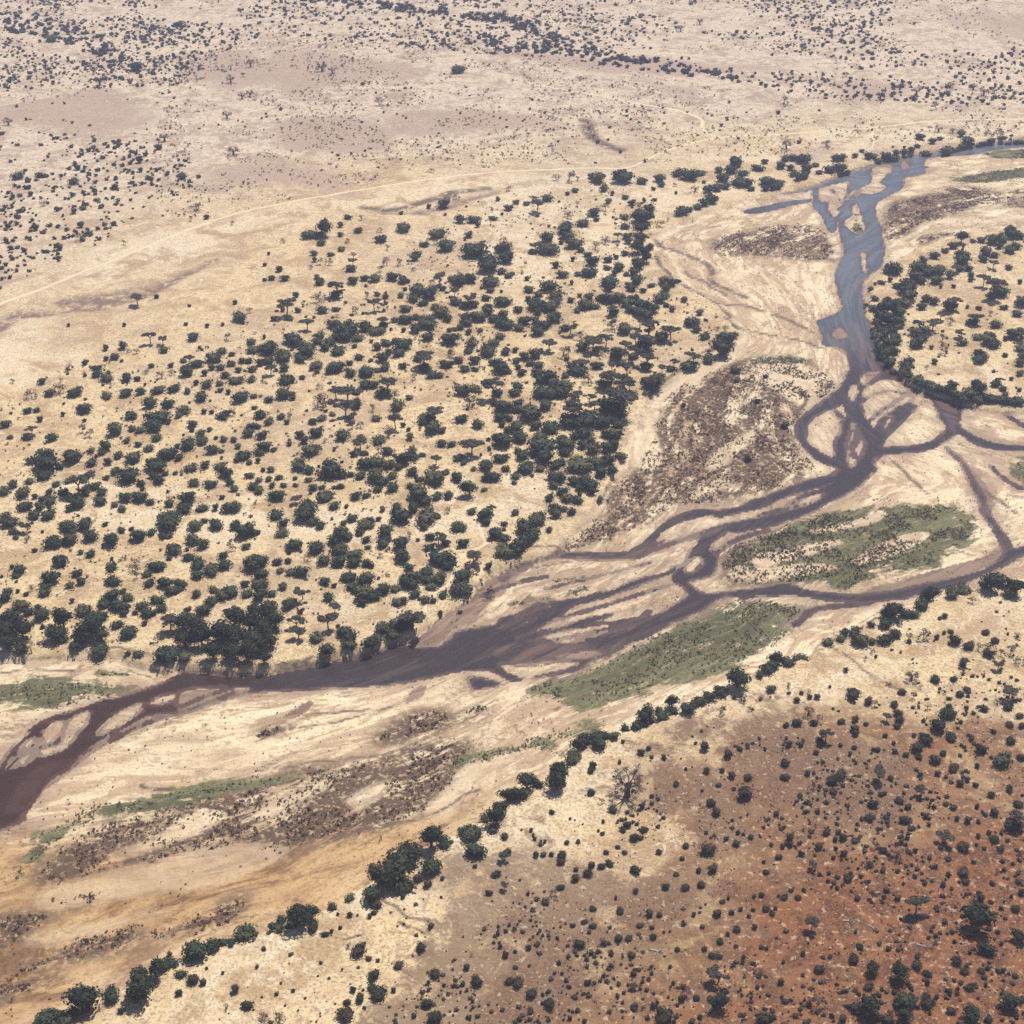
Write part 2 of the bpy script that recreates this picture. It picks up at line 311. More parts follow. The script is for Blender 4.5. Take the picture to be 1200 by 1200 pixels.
SKY_TINT = [(F, "930,150 1400,120 1400,190 1100,210 1060,300 1030,370 1000,400 950,400 940,300")]  # upper reach where sky reflection is painted into the water colour
RUSTY = [(F, "-300,800 180,780 260,800 240,850 100,1000 -300,1100")]
FARPLAIN = [(F, "-500,-250 1700,-250 1700,120 1200,150 900,160 700,190 500,205 300,235 -100,370 -500,450")]
# ---------------------------------------------------------------- survey of the vegetation
# one line per survey square (origin x y), then  x,y,width  of every plant, by kind:
#   d dome-shaped evergreen   e tall dense riverside tree   u umbrella thorn   g grey half-bare thorn tree
#   b baobab   s small bush   f fallen dead tree
SURVEY = {
(0, 300): """
d 580,422,50 540,470,55 905,378,65 770,440,50 455,520,50 455,555,55 505,570,70 592,572,58 195,588,45 235,640,60 350,638,78 500,650,65 590,640,65 663,635,52 745,625,70 815,620,75
d 880,545,80 925,505,70 860,490,40 1000,480,85 1040,445,55 995,525,45 1080,505,55 1035,525,50 1088,460,42 1120,535,45 1060,560,60 1110,580,75 1180,580,50 1135,490,45 1165,490,50 1180,400,55 1185,440,60 1180,530,50
d 968,606,58 1030,600,42 880,638,42 945,662,70 1130,660,90 1190,655,40 1125,285,80 400,715,80 130,725,55 172,722,40 30,790,55 50,850,38 135,848,65 247,853,62 610,750,70 545,820,85 620,810,50 660,815,55 705,695,75 790,695,75 745,755,110 725,800,90 735,850,60
d 865,720,75 840,750,45 957,730,38 905,790,50 940,830,50 985,815,32 1045,750,70 1060,735,50 1195,710,30 1180,800,60 1165,835,60 945,865,65 885,885,85 1050,862,42 1095,860,48 1115,893,40 1000,910,65 1040,915,35 1145,935,75 1170,965,40
d 500,895,70 475,925,45 430,915,45 555,935,55 510,967,48 345,945,110 430,970,60 215,975,150 150,965,60 280,990,55 210,1030,80 140,1060,48 265,1072,48 60,1075,55 25,1110,65 110,1110,80 700,900,58 650,885,40 625,950,80 595,870,40 785,930,100 840,945,50 730,985,110 545,1010,60 600,1030,110 500,1040,40 665,1065,55 745,1050,70 775,1020,40 720,1030,50 825,1015,34
d 895,990,70 910,1060,60 960,980,55 1030,985,60 1060,1020,80 1080,1060,50 990,1070,65 880,1145,75 1100,1090,50 1170,1030,50 1185,1080,60 795,1160,60 590,1135,70 660,1130,90 710,1150,60 540,1165,38 480,1110,60 450,1080,60 470,1150,70 330,1140,50 300,1110,60 230,1110,50 240,1150,70 200,1140,40 120,1175,80 190,1180,60 370,1165,80 400,1110,60 330,1185,50 575,1185,50 860,1185,80 950,1180,60 1085,1180,90
u 705,370,65 765,385,50 890,470,65 645,185,75 150,805,58 370,1045,110 420,1030,80 895,1115,65
g 640,440,35 605,440,30 325,515,55 150,640,70 60,578,40 275,620,70 285,575,40 685,540,35 740,550,30 760,555,50 810,545,40 1170,250,45 1060,380,45 390,805,60 420,835,60 545,715,25 1095,725,60 790,1128,30
s 495,431,34 500,480,30 400,498,32 510,545,28 645,575,34 680,603,20 710,515,30 800,515,35 960,552,35 920,595,34 1070,638,38 1030,630,30 1103,215,30 970,325,26 1045,318,24 870,318,24 583,322,22 322,322,22 735,190,28 890,232,22 187,768,34 298,742,26 790,780,30 993,732,30 900,815,30 830,892,34 1015,852,24 1110,955,35 165,1130,32 1045,1130,30 1010,1180,40""",
(300, 300): """
d 135,102,52 440,58,65 745,10,50 300,122,55 370,180,70 310,255,58 375,248,45 158,290,42 455,115,60 510,105,50 560,105,65 640,100,65 690,115,60 715,118,30 570,180,35 605,190,40 680,185,40 950,110,90 1010,105,70 920,105,50 1090,45,100 1060,20,35 1150,70,45 1170,12,70 1100,118,85 1100,158,42 1185,90,40
d 760,160,80 810,175,90 740,195,70 785,215,60 700,245,58 875,150,40 935,210,70 985,225,70 1020,222,60 1078,192,55 1155,210,75 1085,255,70 1120,290,60 1050,280,80 1160,270,60 1180,320,70 1140,310,60 870,260,80 900,290,60 840,240,40 980,290,70 990,310,60 960,330,50 800,312,100 700,295,80 745,285,50 650,300,40 600,320,50 365,320,70 390,350,70 440,345,100 510,335,70 570,345,80 420,375,80 480,380,60 380,380,60
d 745,343,65 905,345,34 935,340,35 995,355,40 1050,345,30 1115,400,60 1145,375,50 1010,410,70 1000,440,50 1090,445,80 1170,450,48 905,390,85 805,375,75 175,388,105 300,370,60 290,395,60 345,400,70 385,440,80 325,425,60 610,402,60 570,425,55 690,410,100 720,400,40 660,395,50 670,450,75 620,445,45 595,475,70 485,470,60 440,500,42 755,475,60 240,440,100 205,480,65 130,470,90 60,440,90 20,430,60 60,490,70 20,500,50 135,525,60 140,578,90 170,580,40
d 285,510,60 285,540,34 265,525,40 375,520,90 350,535,60 445,550,60 515,540,85 570,532,40 605,522,55 690,512,50 785,520,80 825,555,65 865,560,40 895,505,70 955,485,60 1025,490,60 982,528,52 1030,530,40 1145,525,85 1110,500,40 1180,540,40 510,600,60 550,600,60 600,640,80 470,700,60 720,660,45 665,703,75 970,630,95 1030,620,60 1130,640,60 1120,690,40 1160,710,80 1185,760,50 1140,760,60 800,760,90 130,650,80 170,645,40 65,672,48 25,745,70 60,780,50 10,800,40 120,750,55
d 265,775,50 310,760,50 358,738,40 565,760,55 830,810,90 870,820,50 780,780,50 962,763,75 1040,793,65 1180,820,50 720,855,50 410,848,75 575,862,75 285,830,80 210,840,55 225,870,50 255,915,80 30,840,70 40,890,80 20,920,60 85,905,40 508,928,42 620,920,70 870,885,50 920,885,45 1160,870,100 1130,850,50 730,915,60 780,935,40 740,945,60 690,960,90 950,950,55 975,970,45 1075,985,75 1020,1000,40 1150,950,70 1170,1000,45
d 200,985,80 245,1005,60 355,1010,110 320,1030,60 400,1030,60 445,1025,40 510,980,80 560,970,90 620,985,70 490,1030,60 560,1030,90 640,1030,60 590,1055,80 670,995,50 730,1020,60 765,1050,50 830,1040,110 850,1060,70 885,1020,42 945,1040,65 945,1060,40 1070,1050,40 1070,1100,30 1115,1040,70 70,1002,45 60,1045,40 105,1040,36 130,1075,42 75,1080,40 15,1050,36 15,1100,50 185,1043,32 185,1075,32 250,1050,40 270,1085,50 310,1085,40 400,1080,40 370,1085,30 100,1122,85 325,1128,85 465,1130,60 515,1125,42 570,1095,50 640,1090,75 760,1120,120 720,1080,50 790,1150,80 850,1130,60 900,1125,60 365,1175,55 660,1180,50 595,1190,40 740,1185,70
e 1000,1095,95
u 455,12,50 380,140,80 405,165,50 145,222,90 240,305,65 555,215,70 600,220,50 860,85,80 930,155,50 1005,180,80 595,290,60 785,450,110 70,520,60 375,620,80 430,620,100 480,630,70 620,590,90 420,690,110 1110,600,110 840,715,100 455,750,50 655,762,85 490,860,90 1010,865,120 845,945,65 185,1130,50 1105,1180,50
g 300,30,40 340,25,50 255,50,30 575,55,60 615,30,50 680,20,60 740,60,30 300,190,70 380,285,45 525,178,55 475,245,70 815,115,55 1060,380,30 130,345,30 910,440,70 30,570,50 750,555,60 300,605,40 650,640,60 330,680,80 290,670,60 550,700,60 1000,675,90 160,748,55 450,790,70 490,795,45 620,820,80 575,905,60 330,868,30 900,1190,50
s 40,42,24 110,65,38 70,102,36 40,110,24 275,20,30 285,98,30 190,183,34 125,252,30 200,254,32 80,293,34 700,155,25 1150,165,20 690,346,30 40,378,25 460,420,32 540,398,22 215,565,35 170,668,30 145,780,30 690,795,30 715,815,28 1155,795,40 155,880,32 10,960,30 368,908,26 405,965,22 455,935,30 1095,910,26 1055,935,20 295,985,20 35,1003,26 425,1175,25""",
(600, 300): """
d 0,80,30 375,22,75 450,15,50 240,85,55 310,82,40 355,75,70 500,52,60 445,52,36 480,80,40 455,115,80 455,150,50 590,40,70 570,75,60 585,110,65 535,85,30 560,150,50 545,135,40 615,160,36 655,135,36 705,115,60 745,125,60 775,110,40 720,150,60 175,140,80 80,155,50 125,175,50 200,180,60 30,245,50 110,225,90 180,230,80 210,210,60 125,260,50 195,285,80 145,320,70 125,350,70 55,300,60 30,330,60 110,300,40 275,205,38 360,192,44 410,195,45 340,225,75 385,235,50 305,255,36
d 450,200,70 500,195,70 475,265,60 540,220,70 570,200,60 610,230,70 650,245,70 690,200,70 710,180,60 600,260,70 640,275,60 560,250,60 750,250,40 720,230,40 805,205,45 880,265,45 845,310,80 865,345,50 820,310,40 900,375,60 1005,375,80 1030,385,50 970,375,40 920,465,75 990,430,70 835,500,80 745,525,50 650,595,80 615,580,36 250,335,50 480,300,30 530,345,70 330,425,60 700,385,80 615,420,70 600,440,50 625,513,70 490,465,70 570,465,60 310,530,90 400,510,60 440,600,70 570,650,50 470,700,130 510,740,60
d 250,560,40 180,570,80 120,545,60 125,510,50 135,580,60 200,600,80 250,605,70 140,640,90 230,640,80 180,650,70 160,705,65 110,460,70 60,470,60 20,490,40 45,545,45 80,500,50 15,440,34 30,520,40 30,620,60 15,640,60 30,685,50 80,740,110 20,720,60 110,750,70 350,770,110 270,775,100 430,780,80 500,790,60 20,805,60 110,800,60 180,805,90 130,845,60 40,855,80 230,855,60 340,830,90 300,840,60 480,840,70 440,840,50 260,885,80 250,920,70 370,860,50 140,900,120 150,950,90 100,930,40 330,890,50 380,910,75 450,900,80 510,930,60 480,890,60
d 50,940,70 30,920,40 70,995,90 130,1000,50 200,985,60 230,970,50 320,980,120 400,970,90 450,960,70 470,1010,50 420,1020,70 15,1035,45 10,1065,30 210,1040,80 195,1080,60 240,1110,60 300,1060,70 340,1050,80 370,1080,80 320,1090,50 375,1110,50 410,1125,40 175,1140,46 260,1140,60 310,1150,60 200,1185,60 240,1190,40 1050,515,62 1055,562,46 1105,935,45
e 630,10,60 975,415,120
u 470,240,60 850,455,75 705,510,60 760,490,50 665,570,90 745,345,80 720,330,50 640,320,85 600,300,60 640,345,50 275,320,70 380,375,110 440,375,80 530,400,70 175,395,75 640,380,90 580,370,80 635,470,80 505,440,80 320,485,80 540,510,110 470,500,60 450,560,90 520,570,110 550,590,60 510,640,170 430,630,60 360,655,60 385,690,60 280,660,70 310,640,50 290,710,110
g 1000,335,40 960,335,30 470,325,60 330,370,60 380,410,60 240,438,70 420,440,70 360,570,70 390,590,60
s 70,105,28 205,43,38 285,15,28 490,5,30 385,78,30 280,125,26 75,195,40 315,185,25 908,298,24 260,480,30 1150,665,30 805,680,28 1190,545,30""",
(900, 300): """
d 500,240,60 510,310,60 505,350,50 520,410,60 540,450,60 590,440,60 600,400,50 585,340,60 600,230,60 660,560,50 710,585,50 750,605,50 800,622,60 850,640,50 890,655,60 960,668,60 1000,672,60 1100,675,60 1170,682,60
d 590,60,90 560,70,50 530,120,42 600,137,40 500,195,42 560,200,36 465,215,30 480,150,30 700,50,100 760,70,90 730,20,50 800,60,80 850,90,60 790,110,70 690,90,80 650,150,90 660,180,80 640,215,70 720,110,60 610,260,70 530,280,70 610,300,60 540,330,70 590,375,60 530,370,50 560,400,60 555,440,70 570,480,60 545,360,60 620,325,40 910,15,80 940,55,50 900,60,40 955,85,40 950,110,34 1010,10,60 1130,50,42 1085,160,80 1045,185,60
d 1180,218,60 1105,235,40 1165,265,50 960,305,60 1070,315,60 855,235,70 780,210,50 740,200,50 720,235,50 700,355,70 725,375,55 695,402,78 915,405,45 1030,395,80 985,375,55 1060,415,60 1150,365,70 1190,380,30 1180,430,60 1190,470,50 990,485,60 990,465,70 780,490,38 660,485,58 645,520,70 635,545,45 590,520,40 700,575,50 730,595,60 680,580,40 770,615,60 830,630,60 870,645,50 870,605,50 985,620,75 945,650,80 920,665,60 1040,665,80 1070,670,60 1140,680,60 1065,600,50 1180,550,42 1105,620,45 1110,645,30 1180,500,50
e 560,240,100 560,300,90
u 880,40,55 1010,95,70 1055,25,50 1060,130,110 1185,190,60 970,275,70 865,200,80 810,265,50 705,310,65 770,305,70 905,345,60 890,375,50 1185,350,70 985,445,50 865,585,60 975,590,50 1085,570,55
g 1040,260,45 850,300,45 745,335,50 820,372,60 840,430,75 745,515,34
s 570,110,30 500,130,20 1180,118,30 990,240,30 935,235,24 870,140,24 1110,385,30 1110,462,30 765,425,24 1140,575,24 1180,625,30 80,775,45""",
(300, 0): """
d 300,1100,60 250,1100,70 310,1135,50 395,1058,34 432,1018,42 480,1080,42 398,1102,30 402,1168,38 585,1118,62 692,1067,72 275,1188,38 350,1192,34 790,1145,48 850,1097,72 895,1155,75 955,1035,50 1025,1030,60 1110,1022,42 1185,975,50 995,1103,46 1025,1170,110 1165,1160,85 755,1190,50 880,950,70 950,322,70
e 325,1075,95
u 1080,1180,50
g 495,1020,40 580,1080,32 615,1158,40 130,1128,34 455,1195,50 835,1130,40 930,1130,30 1110,985,30 1160,1120,40 940,920,40 820,795,40 430,1125,40 1185,885,35 580,475,50 600,495,34
b 310,315,40 357,328,36
s 60,1190,20 1040,1058,30 1135,938,26 1155,1005,20 810,968,26 680,995,24 325,182,22 500,390,25""",
(0, 0): """
d 85,820,60 835,110,40 240,175,60 485,230,60 640,310,70 860,825,50 190,815,50 345,845,50
b 1175,295,42 1082,368,45 1065,540,46 772,645,42 1095,705,52 468,380,52 1135,450,32 1172,438,36 40,570,40 380,1110,44
g 1138,345,36 795,425,28 660,855,36 205,950,46 580,1130,40 925,970,60 900,1020,45 1085,1045,28
s 745,692,38 655,750,44 540,875,36 660,797,30 350,990,38 380,1055,38 168,1070,38 35,1060,28 145,908,30 115,1175,28 50,1163,30 280,1160,40 970,1020,30 365,785,35""",
(600, 0): """
d 20,950,35 70,955,36 165,930,55 295,895,36 385,995,60 395,1025,40 330,1040,70 250,1070,75 260,1105,70 165,1115,70 295,1140,80 170,1165,90 95,1180,40 320,1170,42 400,832,85 375,828,40 520,833,100 490,832,40 610,845,60 690,835,60 700,865,35 430,885,50 530,922,38 452,942,36 560,948,45 640,982,55 530,1015,48 525,1060,46 610,1018,95 590,1000,60 605,1110,60 540,1105,50 545,1130,40 530,1185,40 355,1192,40
d 885,805,50 830,815,90 775,810,50 900,850,22 920,885,60 960,875,60 1000,870,50 990,830,60 970,795,40 1025,790,70 1050,755,80 1080,805,60 1085,845,90 1050,850,50 1150,780,60 1185,755,40 1185,845,60 1185,880,40 1120,880,36 935,930,75 905,950,50 870,965,50 800,985,70 780,995,50 830,980,40
e 605,1075,75 590,1160,80 640,1165,60 620,1190,60
u 120,950,75 95,925,40 110,1145,55 495,1095,48
g 260,1000,60 305,955,35 355,1005,40 210,830,50 265,830,60 310,832,40 440,970,60 600,960,60 435,1120,60 390,1145,60 490,1145,40 765,860,26 690,1045,50 730,1025,30 365,600,28 380,640,24
b 858,880,42 880,100,34 790,130,40
s 260,910,26 230,1135,30 665,883,28 470,907,28 620,940,24 670,935,22 768,903,18 400,665,24 510,710,24 980,585,20""",
(900, 0): """
d 640,708,44 672,702,40 745,700,46 880,682,40 985,662,36 1010,655,40 1045,650,44 1100,645,40 1130,650,34 1165,648,36 1190,645,40
d 626,402,36 710,640,50 770,665,42 700,685,36 840,690,70 805,652,28 905,630,45 930,655,70 910,670,50 960,668,30 590,722,55 555,725,50 605,715,40 470,734,46 495,732,44 515,738,40 408,730,34 437,708,26 340,740,55 310,745,40 120,738,48 150,745,50 80,740,50 170,745,70 60,775,50 105,785,40 180,785,60 220,770,40 145,828,52 170,822,50 120,810,50 240,805,36 290,790,60 340,785,60 370,790,40 25,872,55 45,868,50 55,855,50 15,850,50
d 870,1150,50 830,1170,45 780,1195,50 960,1125,30 1000,1120,50 1050,1120,70 1100,1115,60 1140,1095,80 1180,1105,50 1085,1150,40 1130,1165,60 1165,1150,50 1060,1190,50 900,1190,60 1020,1180,60
e 905,1110,75 1135,1065,40
g 890,445,28 815,410,20 1155,430,26 790,490,70 365,350,30 75,465,50 90,480,30 1075,622,75 1020,620,42 275,672,45
b 525,450,48 695,430,42 690,455,30 855,398,36 962,405,38 1010,430,46 1060,425,28 798,605,36 865,612,34 85,680,45
s 48,525,26 750,423,16 585,410,18 487,608,16 1140,640,20 143,665,22 640,690,18 585,690,14""",
(0, 600): """
d 50,50,90 230,15,80 160,20,70 30,20,60 60,95,50 75,120,40 325,70,90 345,95,50 400,60,85 495,58,34 430,115,78 300,65,50 245,148,90 335,130,85 300,140,40 522,132,92 570,85,45 650,110,90 712,92,50 765,105,50 795,105,45 800,20,110 790,50,120 380,190,34 425,195,60 285,235,98 525,255,75 362,288,58 385,327,58 330,343,50 535,323,85 510,325,40 95,270,75 75,300,50 240,315,85 215,350,60 210,380,60 40,370,55 25,405,70
d 740,252,85 815,175,90 790,215,36 690,290,55 700,333,65 905,130,75 952,153,70 915,65,78 962,40,40 1018,60,80 1105,65,72 1150,98,100 1185,100,60 1155,163,44 1045,207,50 890,210,70 930,250,80 930,300,70 990,270,80 1060,250,75 1000,290,60 1180,260,90 775,335,80 850,340,75 800,370,70 830,365,60 745,410,75 760,450,60 670,435,65 690,475,70 720,470,50 925,390,50 1000,365,50 1080,375,90 1040,395,70 990,420,70 960,460,80 1160,385,60 1150,340,50 880,455,40
d 520,400,90 490,430,80 550,440,80 600,400,60 575,370,50 585,450,70 580,475,50 390,465,90 465,490,90 550,530,65 605,565,95 680,520,40 100,440,80 140,470,60 200,485,90 180,445,40 290,600,70 465,640,95 360,630,80 100,650,70 650,670,60 790,675,120 870,680,80
e 60,520,150 20,560,120 110,560,120 50,620,90 300,515,120 260,570,110 430,550,130 390,590,100 470,580,80 860,520,120 930,540,130 870,600,120 950,600,130 1040,560,150 1100,500,130 1170,520,130 1100,600,130 1180,600,120 1000,660,110 1090,660,120 1170,670,110 1190,460,80
u 130,50,70 800,500,100
g 130,120,50 150,350,40 635,220,55 630,260,60 640,295,50 1090,155,60 50,470,60 150,640,80 740,590,60
s 200,95,18 160,180,30 525,215,24 60,260,25 85,373,24 125,385,30 340,415,30 635,470,30""",
(300, 600): """
d 95,15,75 130,55,60 125,100,75 235,12,130 270,50,60 305,70,50 410,52,38 452,33,55 510,60,80 485,95,60 540,45,60 400,105,90 370,135,70 430,120,60 605,95,90 610,130,60 595,155,70 515,135,45 525,168,38 190,160,80 160,165,60 285,172,90 395,180,90 320,230,80 385,235,85 470,200,80 460,240,80 520,245,60 20,235,90 105,235,60 115,278,45 165,285,60 215,285,75 25,300,80 20,340,80 15,400,80 75,388,50 40,380,50 125,353,58 320,330,62 345,408,60 435,310,85 525,310,85 500,330,60 450,355,60 510,390,110 545,400,80 500,430,60 465,375,50 600,365,85 650,365,60
d 680,25,110 800,35,100 790,75,52 850,25,40 820,120,60 890,152,55 810,172,52 680,155,80 685,212,95 945,75,80 970,155,60 875,225,140 840,215,60 900,260,70 720,265,55 970,308,88 700,325,80 750,310,70 730,345,80 800,290,90 800,320,70 860,320,90 820,355,55 745,392,55 665,425,65 690,420,60 795,415,60 835,420,40 873,392,55 955,370,110 990,378,50 930,375,50 730,505,60 1090,260,50 1080,20,80 1080,55,50 1010,5,50 1065,20,60 1125,110,80 1160,130,60 1165,60,36 1170,190,100 1195,170,60
d 590,545,80 660,540,90 700,540,80 640,580,80 570,600,70 525,625,75 545,605,60 420,570,100 440,600,80 435,630,80 285,597,75 335,655,90 160,435,80
e 60,480,130 90,520,100 40,560,120 70,610,90 20,640,90 40,690,80
u 220,360,90 855,105,90 1020,195,85 735,475,130 340,500,100 370,440,70 190,500,90 200,550,80
g 240,215,50 725,107,52 585,205,34 1050,260,70 1100,355,70
s 10,97,30 575,35,34 155,190,30 545,258,36 155,233,36 365,350,28 575,313,20 760,135,22""",
(600, 600): """
d 15,10,40 110,45,90 60,80,80 95,115,85 130,25,60 205,18,60 175,90,40 40,160,100 20,190,80 70,145,60 280,5,50 760,920,60 605,985,80 530,1003,60 690,910,50 705,950,60 660,965,50 820,925,80 880,890,70 925,865,70 970,835,60 850,900,50 440,1030,70 360,1060,80 290,1130,80 420,1090,70 330,1040,60 220,1185,60 1190,730,50
e 1055,790,130 750,870,80 630,940,100 400,1035,90 310,1080,90
g 955,870,50 975,920,60 1095,870,50 1110,910,50
s 380,1185,40 520,1075,22 605,1125,38 640,1105,28 505,1170,26 655,1145,22 710,1145,34 1010,1135,50 1070,1110,30 900,1100,50 860,1080,20 1040,870,20""",
(900, 600): """
d 740,390,80 860,385,80 920,355,80 940,350,50 1080,320,90 1130,380,80 1190,335,50 1010,340,60 720,440,80 560,480,80 690,480,60 650,480,70 550,530,75 485,530,40 545,600,85 595,575,60 435,605,95 355,570,50 410,550,60 90,700,80 20,720,80 130,680,40 828,487,36 855,560,34 875,605,65 940,628,60 1018,565,42 1060,605,45 1030,665,60 910,712,40 785,783,60 872,780,40 630,840,45 930,825,40 900,850,50 850,870,26 400,850,62 470,888,48 590,900,42 610,940,50 615,970,50 605,1000,45 850,905,36 835,945,85 800,1005,85 865,940,40 1015,920,45 1125,910,60 1180,955,40 1130,995,45 1140,1070,55 1190,1000,40 1095,1170,100 955,1055,34 860,1055,58 735,1070,75 700,1100,70 705,1145,40 785,1160,55 820,1130,36 245,1070,50 85,998,36 15,830,55 1190,1150,50 870,1190,50
e 760,370,100 1040,330,110 1150,350,100 590,465,110 40,680,90
u 1080,690,70 918,690,55 555,945,55 1130,830,75 270,1030,80
g 625,515,40 660,580,60 730,575,80 960,410,60 985,630,50 1090,650,60 1040,640,70 1140,640,80 1165,575,42 1180,690,60 490,645,34 455,680,34 715,815,32 565,800,32 680,855,50 825,835,36 500,890,50 750,900,50 1070,885,40 245,950,36 190,833,34 95,805,38
b 672,765,55 190,930,50
s 490,605,40 790,590,30 660,605,26 805,497,22 825,565,24 365,740,28 505,675,20 390,865,60 1060,1025,32 515,1110,34 590,1080,26 592,1118,28 550,1045,30 645,1135,32 685,1043,26 340,980,40 410,970,42 410,1015,46 410,1035,40 135,985,52 220,985,40 195,865,34 230,865,34 135,880,36 155,845,26 100,1085,46 155,1088,34 225,1125,30 80,1175,50 1005,1110,60 460,990,28 290,818,18 930,910,22 905,980,24 340,1090,26 405,1100,30 385,1130,26 520,1195,40 980,1185,30""",
(0, 900): """
d 345,1150,80 215,1170,120 310,1190,90 530,1085,85 790,915,90 920,870,130 890,890,60 1000,835,80 1040,815,60 1150,780,110 1190,775,40 1085,825,40 850,970,60 905,1000,70 570,1145,38
e 390,1110,170 680,1030,190 650,1080,120 740,960,120
g 1060,1120,40
s 950,1010,40 795,855,30 1165,1115,60 1105,1040,45 840,1060,40 970,940,20 1045,960,20""",
(300, 900): """
d 190,710,100 115,695,55 108,755,55 265,745,70 150,735,50 325,780,38 560,450,60 545,600,110 690,560,115 560,640,70 880,360,60 915,345,30 825,470,110 760,520,50 1000,320,100 1035,310,80 970,300,60 1030,395,110 1110,290,60 1165,320,45 1180,395,45 1125,500,48 480,865,75 530,893,34 775,845,60 670,925,50 550,975,65 575,1060,90 545,1030,55 430,1100,40 425,1165,90 840,965,60 1035,1005,60 800,1105,60 840,1175,80 1190,1000,50 555,680,32
e 215,710,150 260,680,100 650,470,190 720,400,130 590,530,120 820,340,130 1125,240,100 1150,190,90 1180,120,90
u 1165,400,60 1165,540,50
g 435,830,40 485,1020,28 1010,870,30 40,1170,60 110,1165,70
s 355,765,24 1095,585,36 805,550,46 870,605,20 875,520,26 1025,460,26 820,740,34 490,1080,50 455,1040,38 645,1040,30 385,685,24 440,690,30 535,695,30 475,690,14 35,845,26 985,935,40 1145,835,28 1170,875,40 1135,775,28 690,605,30""",
(600, 900): """
d 60,120,70 370,10,40 475,198,44 540,205,26 655,130,28 770,76,32 540,265,48 522,290,34 615,290,40 573,328,60 605,328,30 235,415,58 230,440,50 257,350,28 440,395,30 527,395,30 690,396,34 460,450,42 420,460,40 300,520,46 355,500,44 578,480,50 770,498,30 815,365,42 920,390,75 930,165,52 960,207,54 1095,125,90 1040,95,26 1105,45,46 910,15,40 970,78,30 228,560,42 155,630,42 717,558,44 578,577,32 815,562,45 885,550,44 380,660,42 507,675,40 340,722,34 380,742,36 285,738,28 50,765,28 318,830,55 435,825,34 548,800,40 598,742,32 662,795,44 563,880,38 775,855,32 1170,598,34 985,630,28 1190,665,40 1055,762,42 1010,782,28 975,815,40 1048,838,26 1170,843,30 900,852,34 935,885,34 970,885,38 1000,1050,36 930,1085,40 640,990,28 355,1007,38 30,1013,62 90,1065,62 175,1110,64 15,933,28 575,1133,36 665,1118,38 720,1165,85 700,1190,60 1180,1185,70 1190,490,34
e 70,70,110 30,120,80 220,30,100 215,80,110 970,1110,100
u 970,950,110 570,1015,40
g 420,145,34 855,355,34 180,578,58 205,605,30 435,810,45 1155,955,50 815,1060,60 615,1120,30
b 540,80,150
f 680,862,80
s 370,112,44 612,178,36 680,197,18 428,250,24 425,305,24 405,292,18 190,205,30 150,405,30 185,405,26 115,410,34 90,290,24 100,315,22 105,332,22 155,345,22 310,345,28 495,368,28 370,458,36 298,475,26 795,425,26 1030,35,40 985,10,30 890,105,20 487,608,22 940,480,50 875,485,28 1055,355,42 1060,300,28 1005,330,26 1118,322,28 1180,440,22 362,768,24 213,795,22 260,832,24 265,885,24 500,800,40 655,750,24 645,685,42 690,690,30 712,770,18 740,768,16 1135,603,28 1015,612,26 1030,680,30 965,685,46 1070,665,24 1130,665,24 1110,695,26 1135,748,30 890,745,26 850,690,28 1085,888,26 865,1080,36 800,1085,40 630,1040,28 575,945,22 570,965,34 740,935,22 145,1062,22 143,1100,22 15,858,22 845,1190,36 880,1170,30 265,1025,26 35,1175,30 273,1173,28 305,1135,26 515,1138,20 80,925,16 1150,1030,24""",
